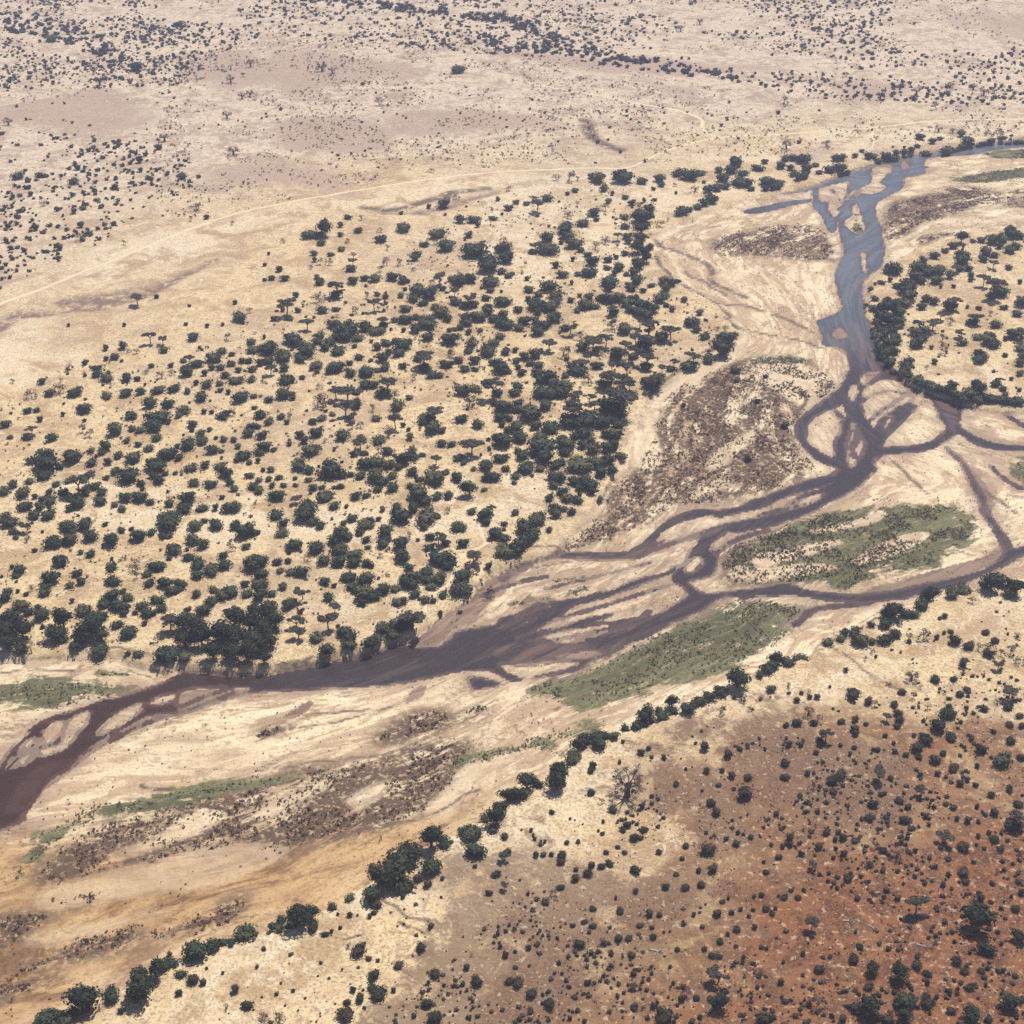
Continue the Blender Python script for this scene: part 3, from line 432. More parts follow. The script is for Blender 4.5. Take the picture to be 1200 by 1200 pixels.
(900, 900): """
d 80,45,45 40,215,32 300,60,60 305,110,45 575,47,32 865,5,50 975,78,36 1045,128,40 1130,100,46 1175,172,55 1150,270,90 530,122,34 493,172,54 470,235,48 555,228,36 615,150,46 645,243,60 675,280,38 835,168,36 870,185,38 912,375,58 845,428,34 540,390,38 410,340,46 50,418,36 150,132,30 355,403,40 325,512,30 372,522,42 325,563,26 107,577,26 168,575,28 75,610,38 140,610,38 20,685,34 1030,858,80 430,845,36 400,908,58 240,950,54 290,890,28 695,930,60 745,970,46 920,960,46 885,915,54 998,953,40 1157,975,36 470,1035,48 640,1110,100 610,1115,60 745,1112,70 945,1035,44 1190,1090,36 410,1130,60 500,1175,60 560,1190,60 855,1145,50 80,1098,36 350,1180,44 190,1192,30 15,1180,40 1045,628,30 1160,662,50 1185,585,42 1175,530,42 1090,380,40 925,535,40 1060,335,50
e 975,730,160 990,670,90 1165,790,90 485,950,80 490,945,60 625,975,105 1120,1110,100 470,1140,130 640,1170,80 945,1160,100
u 520,15,80 715,90,66 1165,230,80 828,308,82 208,445,56 487,590,46 695,620,112 205,718,88 675,1075,60
g 210,80,50 350,55,50 480,215,40 455,445,55 785,815,40 240,1085,90 200,1095,60 965,605,44 1080,475,50 1190,410,50 500,350,50
b 605,395,60
f 25,498,40 375,720,70 490,750,60 735,840,90
s 185,25,36 345,30,60 795,22,30 715,28,30 900,70,40 935,50,34 550,115,22 440,240,24 660,178,36 600,150,24 740,222,36 755,262,28 980,182,28 885,238,30 935,245,40 985,250,26 1065,210,44 350,328,42 315,335,30 270,305,36 330,300,30 240,365,50 100,328,50 105,360,34 70,368,28 15,358,24 158,402,36 278,162,26 307,420,26 478,450,36 385,495,26 283,532,22 283,495,22 540,482,26 50,600,20 35,658,24 420,610,34 553,572,34 610,610,32 545,600,24 410,770,26 700,890,30 163,873,28 612,920,28 1030,938,30 1102,950,26 1075,948,22 945,865,22 610,857,26 518,1068,30 425,1060,26 350,1053,24 590,1055,28 790,1080,24 850,1055,34 885,1062,26 745,1005,34 985,1078,22 1020,1020,22 1035,1185,40 60,1010,36 70,915,22 990,585,30 1000,610,40 1140,600,22 915,490,50 920,470,30 735,540,32 688,508,26 820,550,36 845,500,30 965,440,24 1035,300,30 985,318,30 625,345,36 690,388,24 755,418,28 785,465,24 1015,375,24 975,358,20 1055,540,34 1078,768,28 1095,822,24""",
}
# ---------------------------------------------------------------- terrain
def polys(L, z=0.0):
    return [ground_poly(s, t[0], t[1], t[2], z) for t, s in L]
P_BED, P_WATER, P_BARS, P_MUD = polys(BED), polys(WATER, Z_WATER), polys(BARS, Z_WATER), polys(MUD, Z_BAR)
P_GREEN, P_SCRUB = polys(GREEN, Z_BAR), polys(SCRUB, Z_BAR)
P_MAUVE, P_GULLY, P_PALE, P_RED, P_DRED, P_BURNT = map(polys, (MAUVE, GULLY, PALE, RED, DEEPRED, BURNT))

P_THREADS = [(ground_poly(s_, 0, 0, 1.0, Z_WATER, closed=False, n=5), w_ * 0.75) for s_, w_ in THREADS]

def union(PS, X, Y, margin=30.0):
    out = np.full(X.shape, -margin)
    for P in PS: out = np.maximum(out, sdf(P, X, Y, margin))
    return out

def ground_fields(X, Y):
    w1 = fbm(X, Y, 22, 4, 11) - 0.5
    w2 = fbm(X, Y, 7, 3, 41) - 0.5
    bed = union(P_BED, X, Y, 40) + w1 * 6
    wat = union(P_WATER, X, Y, 25)
    for P in P_BARS: wat = np.minimum(wat, -sdf(P, X, Y, 25))
    for P, hw in P_THREADS:
        lo, hi = P.min(0) - 12, P.max(0) + 12
        j = np.nonzero((X > lo[0]) & (X < hi[0]) & (Y > lo[1]) & (Y < hi[1]))[0]
        if len(j): wat[j] = np.maximum(wat[j], hw - seg_dist(P, X[j], Y[j], False)[0])
    wat = wat + w2 * 1.0 + w1 * 2.4
    wat = np.minimum(wat, bed + 1.5)
    land = (fbm(X, Y, 170, 4, 3) - 0.5) * 2.2 + (fbm(X, Y, 18, 3, 5) - 0.5) * 0.5
    bar = np.clip(-wat * 0.07, 0, 0.5) + sstep(2, 10, -wat) * (0.25 + (fbm(X, Y, 26, 4, 9) - 0.5) * 0.9)
    bedz = Z_WATER + np.where(wat < 0, bar, -np.clip(wat * 0.15, 0, 0.9))
    t = sstep(-1.3, 1.0, bed + w2 * 3)
    gully = sstep(-2, 3, union(P_GULLY, X, Y, 12))
    z = (land - 1.3 * gully) * (1 - t) + bedz * t
    return dict(z=z, bed=bed, wat=wat, gully=gully)

def ground_z(x, y):
    x = np.atleast_1d(np.asarray(x, float)); y = np.atleast_1d(np.asarray(y, float))
    return ground_fields(x, y)['z']

STEP = 2.25
fy = np.arange(1330, -121, -STEP)
rows = np.concatenate([[-32000, -9000, -2500, -700, -100, 120, 220, 290], G(600 + 0 * fy, fy)[1], [2600, 3000, 4000, 6500, 12000, 20000, 33000]])
ucol = np.arange(-860, 861, STEP)
dep = np.maximum(rows * CP + CAM_H * SP, 330)
inner = ucol[None, :] * dep[:, None] / FOCAL
ext = np.array([30, 90, 250, 700, 2500, 9000, 30000.0])
GX = np.concatenate([inner[:, :1] - ext[::-1], inner, inner[:, -1:] + ext], 1)
GY = np.repeat(rows[:, None], GX.shape[1], 1)
nr, nc = GX.shape
X, Y = GX.ravel(), GY.ravel()
FL = ground_fields(X, Y)
far = sstep(2300, 3500, np.hypot(X, Y))
FL['z'] = FL['z'] * (1 - far)

def mesh_from(name, V, Q=None, T=None, smooth_shade=False):
    V = np.asarray(V, np.float32)
    Q = np.zeros((0, 4), np.int32) if Q is None or len(Q) == 0 else np.asarray(Q, np.int32)
    T = np.zeros((0, 3), np.int32) if T is None or len(T) == 0 else np.asarray(T, np.int32)
    me = bpy.data.meshes.new(name)
    me.vertices.add(len(V)); me.vertices.foreach_set('co', V.ravel())
    loops = np.concatenate([Q.ravel(), T.ravel()])
    starts = np.concatenate([np.arange(len(Q)) * 4, len(Q) * 4 + np.arange(len(T)) * 3])
    me.loops.add(len(loops)); me.loops.foreach_set('vertex_index', loops.astype(np.int32))
    me.polygons.add(len(starts)); me.polygons.foreach_set('loop_start', starts.astype(np.int32))
    me.polygons.foreach_set('use_smooth', np.full(len(starts), smooth_shade))
    me.update(calc_edges=True)
    return me
def add_attr(me, name, vals, domain='POINT'):
    a = me.attributes.new(name, 'FLOAT', domain)
    a.data.foreach_set('value', np.asarray(vals, np.float32))
def link(name, me, mat=None, parent=None, **props):
    o = bpy.data.objects.new(name, me)
    COL.objects.link(o)
    if mat and me and not me.materials: me.materials.append(mat)
    if parent: o.parent = parent
    for k, v in props.items(): o[k] = v
    return o

# ---- node helper
class NT:
    def __init__(self, name):
        self.mat = bpy.data.materials.new(name); self.mat.use_nodes = True
        self.t = self.mat.node_tree; self.t.nodes.clear()
        self.out = self.t.nodes.new('ShaderNodeOutputMaterial')
        self.bsdf = self.t.nodes.new('ShaderNodeBsdfPrincipled')
        self.t.links.new(self.bsdf.outputs[0], self.out.inputs['Surface'])
    def new(self, typ, **kw):
        n = self.t.nodes.new(typ)
        for k, v in kw.items(): setattr(n, k, v)
        return n
    def put(self, sock, v):
        if hasattr(v, 'is_output'): self.t.links.new(v, sock)
        elif isinstance(v, (tuple, list)) and len(v) == 3 and sock.type == 'RGBA': sock.default_value = (*v, 1)
        else: sock.default_value = v
    def attr(self, name):
        n = self.new('ShaderNodeAttribute', attribute_name=name); return n.outputs['Fac']
    def pos(self): return self.new('ShaderNodeNewGeometry').outputs['Position']
    def vec(self, x, y, z=0.0):
        n = self.new('ShaderNodeCombineXYZ')
        for i, v in enumerate((x, y, z)): self.put(n.inputs[i], v)
        return n.outputs[0]
    def flow(self, p, k=0.17):                          # noise space drawn out along the river
        q = self.new('ShaderNodeSeparateXYZ'); self.put(q.inputs[0], p)
        return self.vec(self.attr('fu'), self.m('MULTIPLY', q.outputs[0], k), self.m('MULTIPLY', q.outputs[1], k))
    def noise(self, v, wl, detail=4, rough=0.55, dist=0.0):
        n = self.new('ShaderNodeTexNoise')
        self.put(n.inputs['Vector'], v); n.inputs['Scale'].default_value = 1.0 / wl
        n.inputs['Detail'].default_value = detail; n.inputs['Roughness'].default_value = rough
        n.inputs['Distortion'].default_value = dist
        return n.outputs['Fac']
    def m(self, op, a, b=None, c=None):
        n = self.new('ShaderNodeMath', operation=op)
        for i, v in enumerate((a, b, c)):
            if v is not None: self.put(n.inputs[i], v)
        return n.outputs[0]
    def ss(self, a, b, x):
        n = self.new('ShaderNodeMapRange', interpolation_type='SMOOTHSTEP')
        self.put(n.inputs['Value'], x); n.inputs['From Min'].default_value = a; n.inputs['From Max'].default_value = b
        return n.outputs['Result']
    def mix(self, f, a, b):
        n = self.new('ShaderNodeMix', data_type='RGBA')
        self.put(n.inputs[0], f); self.put(n.inputs[6], a); self.put(n.inputs[7], b)
        return n.outputs[2]
    def tint(self, f, a, b):
        n = self.new('ShaderNodeMix', data_type='RGBA', blend_type='MULTIPLY')
        self.put(n.inputs[0], f); self.put(n.inputs[6], a); self.put(n.inputs[7], b)
        return n.outputs[2]
    def bump(self, h, strength, dist=1.0):
        n = self.new('ShaderNodeBump'); n.inputs['Strength'].default_value = strength; n.inputs['Distance'].default_value = dist
        self.put(n.inputs['Height'], h); return n.outputs[0]
    def done(self, color, rough=0.9, normal=None, spec=0.25):
        self.put(self.bsdf.inputs['Base Color'], color); self.put(self.bsdf.inputs['Roughness'], rough)
        self.bsdf.inputs['Specular IOR Level'].default_value = spec
        if normal is not None: self.put(self.bsdf.inputs['Normal'], normal)
        return self.mat

# ---- ground cover values on the sheet (which soil or growth lies where)
bw = fbm(X, Y, 40, 4, 71) - 0.5
FL['green'] = sstep(-5, 6, union(P_GREEN, X, Y, 25) + bw * 16)
FL['scrub'] = sstep(-5, 5, union(P_SCRUB, X, Y, 20) + bw * 16)
P_LANES = polys(LANES, Z_BAR)
FL['warm'] = sstep(-12, 14, union(polys(WARM, Z_BAR), X, Y, 30) + bw * 30)
FL['blue'] = sstep(-40, 40, union(polys(SKY_TINT, Z_BAR), X, Y, 45))
FL['rusty'] = sstep(-40, 40, union(polys(RUSTY, Z_BAR), X, Y, 45))
FL['scrub'] = FL['scrub'] * (1 - sstep(-1.5, 1.5, union(P_LANES, X, Y, 12) + bw * 5))
FL['green'] = FL['green'] * (1 - 0.9 * sstep(-1.5, 1.5, union(P_LANES, X, Y, 12) + bw * 5))
FL['lane'] = sstep(-2, 2, union(P_LANES, X, Y, 12) + bw * 5)
rill_bank_shade = np.zeros(X.shape)
for s_, wd in RILLS_AND_BANK_SHADE:
    P_ = ground_poly(s_, 0, 0, 1.0, Z_BAR, closed=False, n=6); P_ = P_ + (np.stack([fbm(P_[:, 0], P_[:, 1], 9, 3, 61), fbm(P_[:, 0], P_[:, 1], 9, 3, 62)], 1) - 0.5) * 5
    lo, hi = P_.min(0) - 6, P_.max(0) + 6; kf = 1 + max(0, (P_[:, 1].mean() - 600) / 400)
    j = np.nonzero((X > lo[0]) & (X < hi[0]) & (Y > lo[1]) & (Y < hi[1]))[0]
    if len(j): rill_bank_shade[j] = np.maximum(rill_bank_shade[j], 1 - sstep(wd * 0.4 * kf, wd * 1.3 * kf, seg_dist(P_, X[j], Y[j], False)[0]))
FL['rill_bank_shade'] = rill_bank_shade
FL['mud'] = sstep(-1.5, 2.0, union(P_MUD, X, Y, 15) + bw * 4)
FL['mauve'] = sstep(-30, 30, union(P_MAUVE, X, Y, 50) + bw * 60 + (fbm(X, Y, 90, 4, 83) - 0.5) * 110)
FL['pale'] = sstep(-14, 14, union(P_PALE, X, Y, 30) + bw * 50)
FL['red'] = sstep(-45, 60, union(P_RED, X, Y, 80) + bw * 60 + (fbm(X, Y, 110, 4, 77) - 0.5) * 150)
FL['dred'] = sstep(-25, 30, union(P_DRED, X, Y, 50) + bw * 60)
FL['burnt'] = sstep(-38, 34, union(P_BURNT, X, Y, 70) + bw * 70 + (fbm(X, Y, 70, 5, 91) - 0.5) * 120)
FL['far'] = sstep(-90, 120, union(polys(FARPLAIN), X, Y, 130) + (fbm(X, Y, 200, 4, 93) - 0.5) * 200)
# share of the way from the far bank to the near one: its contours follow the flow
pb = np.array(pts(BED[0][1], 0, 0, 1.0)); cut = 31
def bank(p):
    q_ = smooth(p, False, 4); x_, y_ = G(q_[:, 0], q_[:, 1]); return np.stack([x_, y_], 1)
bankN, bankS = bank(pb[:cut]), bank(pb[cut + 1:-2])
near = np.nonzero(FL['bed'] > -15)[0]
fu = np.zeros(X.shape)
for s0 in range(0, len(near), 60000):
    j = near[s0:s0 + 60000]
    dN, dS = seg_dist(bankN, X[j], Y[j], False)[0], seg_dist(bankS, X[j], Y[j], False)[0]
    fu[j] = 190 * dN / (dN + dS + 0.1)
quad_i = (np.arange(nr - 1)[:, None] * nc + np.arange(nc - 1)[None, :]).ravel()
QUADS = np.stack([quad_i, quad_i + 1, quad_i + nc + 1, quad_i + nc], 1)
g_me = mesh_from('ground', np.stack([X, Y, FL['z']], 1), QUADS, None, True)
for k in ('bed', 'wat', 'gully', 'green', 'scrub', 'mud', 'mauve', 'pale', 'red', 'dred', 'burnt', 'lane', 'rill_bank_shade', 'warm', 'far'): add_attr(g_me, k, FL[k])
add_attr(g_me, 'fu', fu)

def ground_material():
    n = NT('dry savanna soil and river sand')
    p = n.pos()
    mul, add, sub = (lambda a, b: n.m('MULTIPLY', a, b)), (lambda a, b: n.m('ADD', a, b)), (lambda a, b: n.m('SUBTRACT', a, b))
    n1, n2 = n.noise(p, 150, 6, 0.62, 0.5), n.noise(p, 30, 8, 0.68, 0.8)
    n3, n4 = n.noise(p, 8, 6, 0.7, 0.6), n.noise(p, 2.6, 4, 0.7, 0.3)
    n5 = n.noise(p, 1.1, 2, 0.6)
    vein = n.m('ABSOLUTE', sub(n.noise(p, 26, 5, 0.6, 1.5), 0.5))          # cracks and trodden veins
    # dry grass plain
    land = n.mix(n.ss(0.38, 0.60, n2), (0.37, 0.255, 0.140), (0.635, 0.50, 0.29))
    land = n.mix(mul(n.ss(0.48, 0.66, n1), 0.5), land, (0.43, 0.335, 0.235))
    land = n.mix(mul(n.ss(0.52, 0.62, n3), 0.6), land, (0.31, 0.215, 0.135))
    land = n.mix(mul(n.ss(0.52, 0.62, n4), 0.35), land, (0.62, 0.52, 0.35))
    # greyer, pinker soil of the far plain
    land = n.mix(mul(n.attr('far'), 0.75), land, n.mix(n.ss(0.42, 0.57, add(mul(n2, 0.5), mul(n3, 0.5))), (0.33, 0.252, 0.20), (0.60, 0.515, 0.41)))
    # brown brush and leaf litter
    land = n.mix(mul(mul(n.ss(0.53, 0.60, n2), n.ss(0.48, 0.56, n4)), 0.5), land, (0.24, 0.155, 0.11))
    # bleached clay with white veins
    mix23 = add(mul(n2, 0.55), mul(n3, 0.45))
    f = mul(n.attr('pale'), n.ss(0.44, 0.54, mix23))
    land = n.mix(mul(f, 0.8), land, n.mix(n.ss(0.44, 0.58, n4), (0.56, 0.455, 0.305), (0.74, 0.64, 0.475)))
    land = n.mix(mul(mul(n.ss(0.022, 0.006, vein), n.ss(0.45, 0.6, n3)), 0.6), land, (0.74, 0.64, 0.47))
    # sparse mauve ground, grazed bare
    f = n.ss(0.46, 0.72, add(mul(n.attr('mauve'), 0.75), add(mul(sub(n2, 0.5), 1.8), mul(sub(n3, 0.5), 1.3))))
    land = n.mix(mul(f, 0.72), land, n.mix(n.ss(0.42, 0.58, n4), (0.26, 0.165, 0.138), (0.40, 0.285, 0.23)))
    # red earth
    redc = n.mix(n.ss(0.44, 0.56, n3), (0.130, 0.060, 0.029), (0.235, 0.118, 0.054))
    redc = n.mix(mul(n.ss(0.50, 0.57, n2), 0.75), redc, n.mix(n.ss(0.45, 0.6, n4), (0.32, 0.215, 0.108), (0.46, 0.335, 0.175)))
    redc = n.mix(mul(n.ss(0.52, 0.60, n4), 0.5), redc, (0.135, 0.074, 0.048))
    f = n.ss(0.25, 0.60, add(n.attr('red'), add(mul(sub(n2, 0.5), 1.8), mul(sub(n3, 0.5), 0.8))))
    land = n.mix(mul(f, 0.92), land, redc)
    f = n.ss(0.38, 0.70, add(n.attr('dred'), add(mul(sub(n2, 0.53), 2.8), mul(sub(n3, 0.5), 0.8))))
    land = n.mix(mul(f, 0.85), land, n.mix(n.ss(0.44, 0.56, n3), (0.105, 0.037, 0.017), (0.205, 0.076, 0.031)))
    f = n.ss(0.45, 0.75, add(mul(n.attr('burnt'), 0.8), add(mul(sub(n2, 0.5), 1.6), mul(sub(n3, 0.5), 1.2))))
    land = n.mix(mul(f, 0.75), land, n.mix(n.ss(0.44, 0.58, n4), (0.098, 0.056, 0.040), (0.185, 0.110, 0.070)))
    # tussock and litter grain
    land = n.mix(mul(n.ss(0.52, 0.62, n5), 0.55), land, (0.21, 0.14, 0.09))
    land = n.mix(mul(n.ss(0.44, 0.36, n4), 0.4), land, (0.66, 0.55, 0.38))
    land = n.mix(mul(n.ss(0.60, 0.66, n4), 0.65), land, (0.20, 0.135, 0.09))
    land = n.mix(mul(n.attr('gully'), n.ss(0.35, 0.55, n3)), land, (0.19, 0.125, 0.10))
    # river bed: sand drawn out along the flow
    fl = n.flow(p)
    s1, s2, s3 = n.noise(fl, 16, 7, 0.66, 1.2), n.noise(fl, 5.0, 6, 0.68, 0.9), n.noise(fl, 1.5, 3, 0.6, 0.4)
    f2 = n.flow(p, 0.42)
    pa, pb_ = n.noise(f2, 34, 9, 0.68, 1.0), n.noise(f2, 11, 8, 0.70, 0.8)
    sand = n.mix(n.ss(0.47, 0.53, pa), (0.46, 0.338, 0.215), (0.65, 0.53, 0.35))
    sand = n.mix(mul(n.ss(0.50, 0.55, pb_), 0.7), sand, (0.75, 0.64, 0.45))
    sand = n.mix(mul(n.ss(0.46, 0.42, pb_), 0.55), sand, (0.345, 0.24, 0.165))
    sand = n.mix(mul(n.ss(0.50, 0.60, s1), 0.30), sand, (0.40, 0.285, 0.195))
    sand = n.mix(mul(n.ss(0.52, 0.62, s2), 0.35), sand, (0.33, 0.235, 0.155))
    sand = n.mix(mul(n.ss(0.46, 0.58, n1), 0.35), sand, (0.47, 0.345, 0.225))
    line = n.m('MAXIMUM', mul(n.ss(0.012, 0.004, n.m('ABSOLUTE', sub(pa, 0.485))), n.ss(0.47, 0.56, n2)), mul(n.ss(0.010, 0.003, n.m('ABSOLUTE', sub(pb_, 0.46))), n.ss(0.50, 0.58, n3)))
    sand = n.mix(mul(line, 0.7), sand, (0.15, 0.10, 0.072))
    sand = n.mix(mul(n.ss(0.55, 0.64, n4), 0.45), sand, (0.27, 0.195, 0.125))
    sand = n.mix(mul(n.ss(0.56, 0.64, n5), 0.4), sand, (0.25, 0.175, 0.115))
    sand = n.mix(mul(mul(n.ss(0.52, 0.58, n2), n.ss(0.50, 0.58, n4)), 0.55), sand, (0.23, 0.185, 0.095))
    sand = n.tint(n.attr('warm'), sand, n.mix(n.ss(0.44, 0.56, pa), (0.46, 0.335, 0.25), (0.70, 0.56, 0.42)))
    # scrubby islands: straw grass, brown clumps, bare sand lanes
    cl_ = add(add(mul(s1, 0.35), mul(s2, 0.30)), mul(n3, 0.35))
    f = mul(n.attr('scrub'), n.ss(0.43, 0.53, cl_))
    sand = n.mix(mul(f, 0.85), sand, n.mix(n.ss(0.4, 0.6, n3), (0.20, 0.125, 0.08), (0.40, 0.30, 0.175)))
    f = mul(n.attr('scrub'), mul(n.ss(0.44, 0.51, cl_), n.ss(0.38, 0.48, n4)))
    sand = n.mix(mul(f, 0.9), sand, (0.080, 0.048, 0.035))
    sand = n.mix(mul(n.attr('lane'), 0.35), sand, n.mix(n.ss(0.42, 0.58, n3), (0.56, 0.45, 0.31), (0.68, 0.57, 0.42)))
    # sedge and grass
    f = n.ss(0.30, 0.68, add(n.attr('green'), add(mul(sub(s2, 0.54), 2.0), mul(sub(n3, 0.53), 1.8))))
    gr = n.mix(n.ss(0.40, 0.62, s1), (0.066, 0.072, 0.036), (0.138, 0.138, 0.066))
    gr = n.mix(mul(n.ss(0.54, 0.64, s2), 0.6), gr, (0.28, 0.235, 0.135))
    gr = n.mix(mul(n.ss(0.50, 0.62, n4), 0.5), gr, (0.045, 0.05, 0.026))
    sand = n.mix(mul(f, 0.94), sand, gr)
    # silt
    f = n.ss(0.35, 0.65, add(n.attr('mud'), mul(sub(s1, 0.52), 1.5)))
    sand = n.mix(mul(f, 0.88), sand, n.mix(n.ss(0.42, 0.60, s2), (0.150, 0.098, 0.078), (0.27, 0.185, 0.14)))
    # damp margin of the water
    w = add(n.attr('wat'), mul(sub(n3, 0.5), 1.8))
    damp = mul(n.ss(-0.8, -0.2, w), 0.75)
    wet = mul(n.ss(-8, -0.5, add(n.attr('wat'), mul(sub(s2, 0.5), 26.0))), n.ss(-14, -6, n.attr('wat')))
    sand = n.mix(mul(wet, 0.5), sand, (0.25, 0.172, 0.132))
    sand = n.mix(damp, sand, (0.13, 0.088, 0.07))
    bedf = n.ss(-0.6, 0.4, add(n.attr('bed'), mul(sub(n4, 0.5), 2.0)))
    col = n.mix(bedf, land, sand)
    col = n.mix(mul(n.attr('rill_bank_shade'), n.ss(0.36, 0.50, n3)), col, (0.13, 0.088, 0.066))  # runnels and gullies, plus bank shade put into the colour
    h = add(add(mul(n3, 0.6), mul(n4, 0.3)), mul(n5, 0.1))
    rough = sub(0.95, mul(mul(damp, bedf), 0.4))
    return n.done(col, rough, n.bump(h, 0.9, 0.9), 0.2)
GROUND_MAT = ground_material()
ground = link('ground', g_me, GROUND_MAT, kind='structure', label='dry savanna plain with the sandy river bed running across it')

# ---- the river: one level sheet, the ground cut below it
keep = (FL['wat'][QUADS] > -2.0).any(1) & (FL['bed'][QUADS] > -3).any(1)
q = QUADS[keep]
used, inv = np.unique(q, return_inverse=True)
w_me = mesh_from('river', np.stack([X[used], Y[used], np.full(len(used), Z_WATER)], 1), inv.reshape(-1, 4), None, True)
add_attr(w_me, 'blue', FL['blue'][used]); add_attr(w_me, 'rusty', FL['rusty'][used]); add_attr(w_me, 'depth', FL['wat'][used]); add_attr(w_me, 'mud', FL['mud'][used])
add_attr(w_me, 'fu', fu[used])
def water_material():
    n = NT('muddy river water')
    p = n.pos()
    fl = n.flow(p)
    s = n.noise(fl, 9, 5, 0.6, 0.6)
    d = n.m('ADD', n.attr('depth'), n.m('MULTIPLY', n.m('SUBTRACT', s, 0.5), 6.0))
    deep = n.ss(-1.0, 1.6, d)
    c = n.mix(deep, (0.125, 0.080, 0.068), (0.044, 0.035, 0.036))
    c = n.mix(n.m('MULTIPLY', n.attr('mud'), n.ss(0.35, 0.65, s)), c, (0.135, 0.09, 0.075))
    sk = n.noise(n.flow(p, 0.10), 3.2, 4, 0.6, 0.6)
    c = n.mix(n.m('MULTIPLY', n.m('MULTIPLY', n.ss(0.50, 0.60, sk), n.ss(0.42, 0.58, s)), 0.28), c, (0.15, 0.108, 0.09))  # pale silt streaks put into the colour where reflected sheen is weak
    c = n.mix(n.m('MULTIPLY', n.attr('blue'), n.ss(-0.5, 1.5, d)), c, n.mix(n.ss(0.42, 0.58, n.m('ADD', n.m('MULTIPLY', s, 0.5), n.m('MULTIPLY', sk, 0.5))), (0.088, 0.102, 0.122), (0.135, 0.143, 0.157)))  # blue-grey base colour stands in for the reflected sky upstream
    c = n.mix(n.m('MULTIPLY', n.attr('rusty'), 0.7), c, n.mix(deep, (0.12, 0.06, 0.04), (0.048, 0.020, 0.014)))
    h = n.m('ADD', n.noise(p, 1.4, 3), n.m('MULTIPLY', s, 0.5))
    n.bsdf.inputs['IOR'].default_value = 1.333
    return n.done(c, 0.14, n.bump(h, 0.25, 0.2), 0.5)
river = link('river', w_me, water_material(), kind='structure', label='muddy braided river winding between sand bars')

# ---- wheel tracks and game paths
def track_material():
    n = NT('bare trodden soil'); p = n.pos()
    return n.done(n.mix(n.noise(p, 5, 4), (0.50, 0.39, 0.25), (0.76, 0.63, 0.44)), 0.95)
TRACK_MAT = track_material()
for s, wd in TRACKS:
    c = ground_poly(s, 0, 0, 1.0, 0.0, closed=False, n=10)
    seg = np.concatenate([[0], np.cumsum(np.hypot(*np.diff(c, axis=0).T))])
    tt = np.arange(0, seg[-1], 2.5)
    c = np.stack([np.interp(tt, seg, c[:, 0]), np.interp(tt, seg, c[:, 1])], 1)
    tg = np.gradient(c, axis=0); tg /= np.linalg.norm(tg, axis=1)[:, None]
    nrm = np.stack([-tg[:, 1], tg[:, 0]], 1)
    wv = wd * 1.3 * (0.3 + 0.7 * fbm(c[:, 0], c[:, 1], 14, 3, 23))[:, None]
    c = c + nrm * ((fbm(c[:, 0], c[:, 1], 30, 3, 29) - 0.5) * 4)[:, None]
    VV = []
    for k in (-1, -0.35, 0.35, 1):
        q_ = c + nrm * wv * k * 0.5
        VV.append(np.column_stack([q_, ground_z(q_[:, 0], q_[:, 1]) + (0.13 if abs(k) < 0.9 else -0.02)]))
    m_ = len(c); V_ = np.concatenate(VV)
    Q_ = np.concatenate([np.stack([np.arange(m_ - 1) + j * m_, np.arange(1, m_) + j * m_, np.arange(1, m_) + (j + 1) * m_, np.arange(m_ - 1) + (j + 1) * m_], 1)[:, ::-1] for j in range(3)])
    link('dirt_track', mesh_from('dirt_track', V_, Q_, None, True), TRACK_MAT, kind='structure', label='pale dirt track worn across the dry plain')
# ---------------------------------------------------------------- plants
def ico(sub):
    t = (1 + 5 ** 0.5) / 2
    V = [(-1, t, 0), (1, t, 0), (-1, -t, 0), (1, -t, 0), (0, -1, t), (0, 1, t), (0, -1, -t), (0, 1, -t), (t, 0, -1), (t, 0, 1), (-t, 0, -1), (-t, 0, 1)]
    V = [np.array(v) / np.linalg.norm(v) for v in V]
    T = [(0, 11, 5), (0, 5, 1), (0, 1, 7), (0, 7, 10), (0, 10, 11), (1, 5, 9), (5, 11, 4), (11, 10, 2), (10, 7, 6), (7, 1, 8), (3, 9, 4), (3, 4, 2), (3, 2, 6), (3, 6, 8), (3, 8, 9), (4, 9, 5), (2, 4, 11), (6, 2, 10), (8, 6, 7), (9, 8, 1)]
    for _ in range(sub):
        cache = {}; N_ = []
        def mid(a, b):
            k = (min(a, b), max(a, b))
            if k not in cache:
                v = V[a] + V[b]; V.append(v / np.linalg.norm(v)); cache[k] = len(V) - 1
            return cache[k]
        for a, b, c in T:
            x, y, z = mid(a, b), mid(b, c), mid(c, a)
            N_ += [(a, x, z), (b, y, x), (c, z, y), (x, y, z)]
        T = N_
    return np.array(V), np.array(T)
ICO1, ICO2 = ico(1), ico(2)

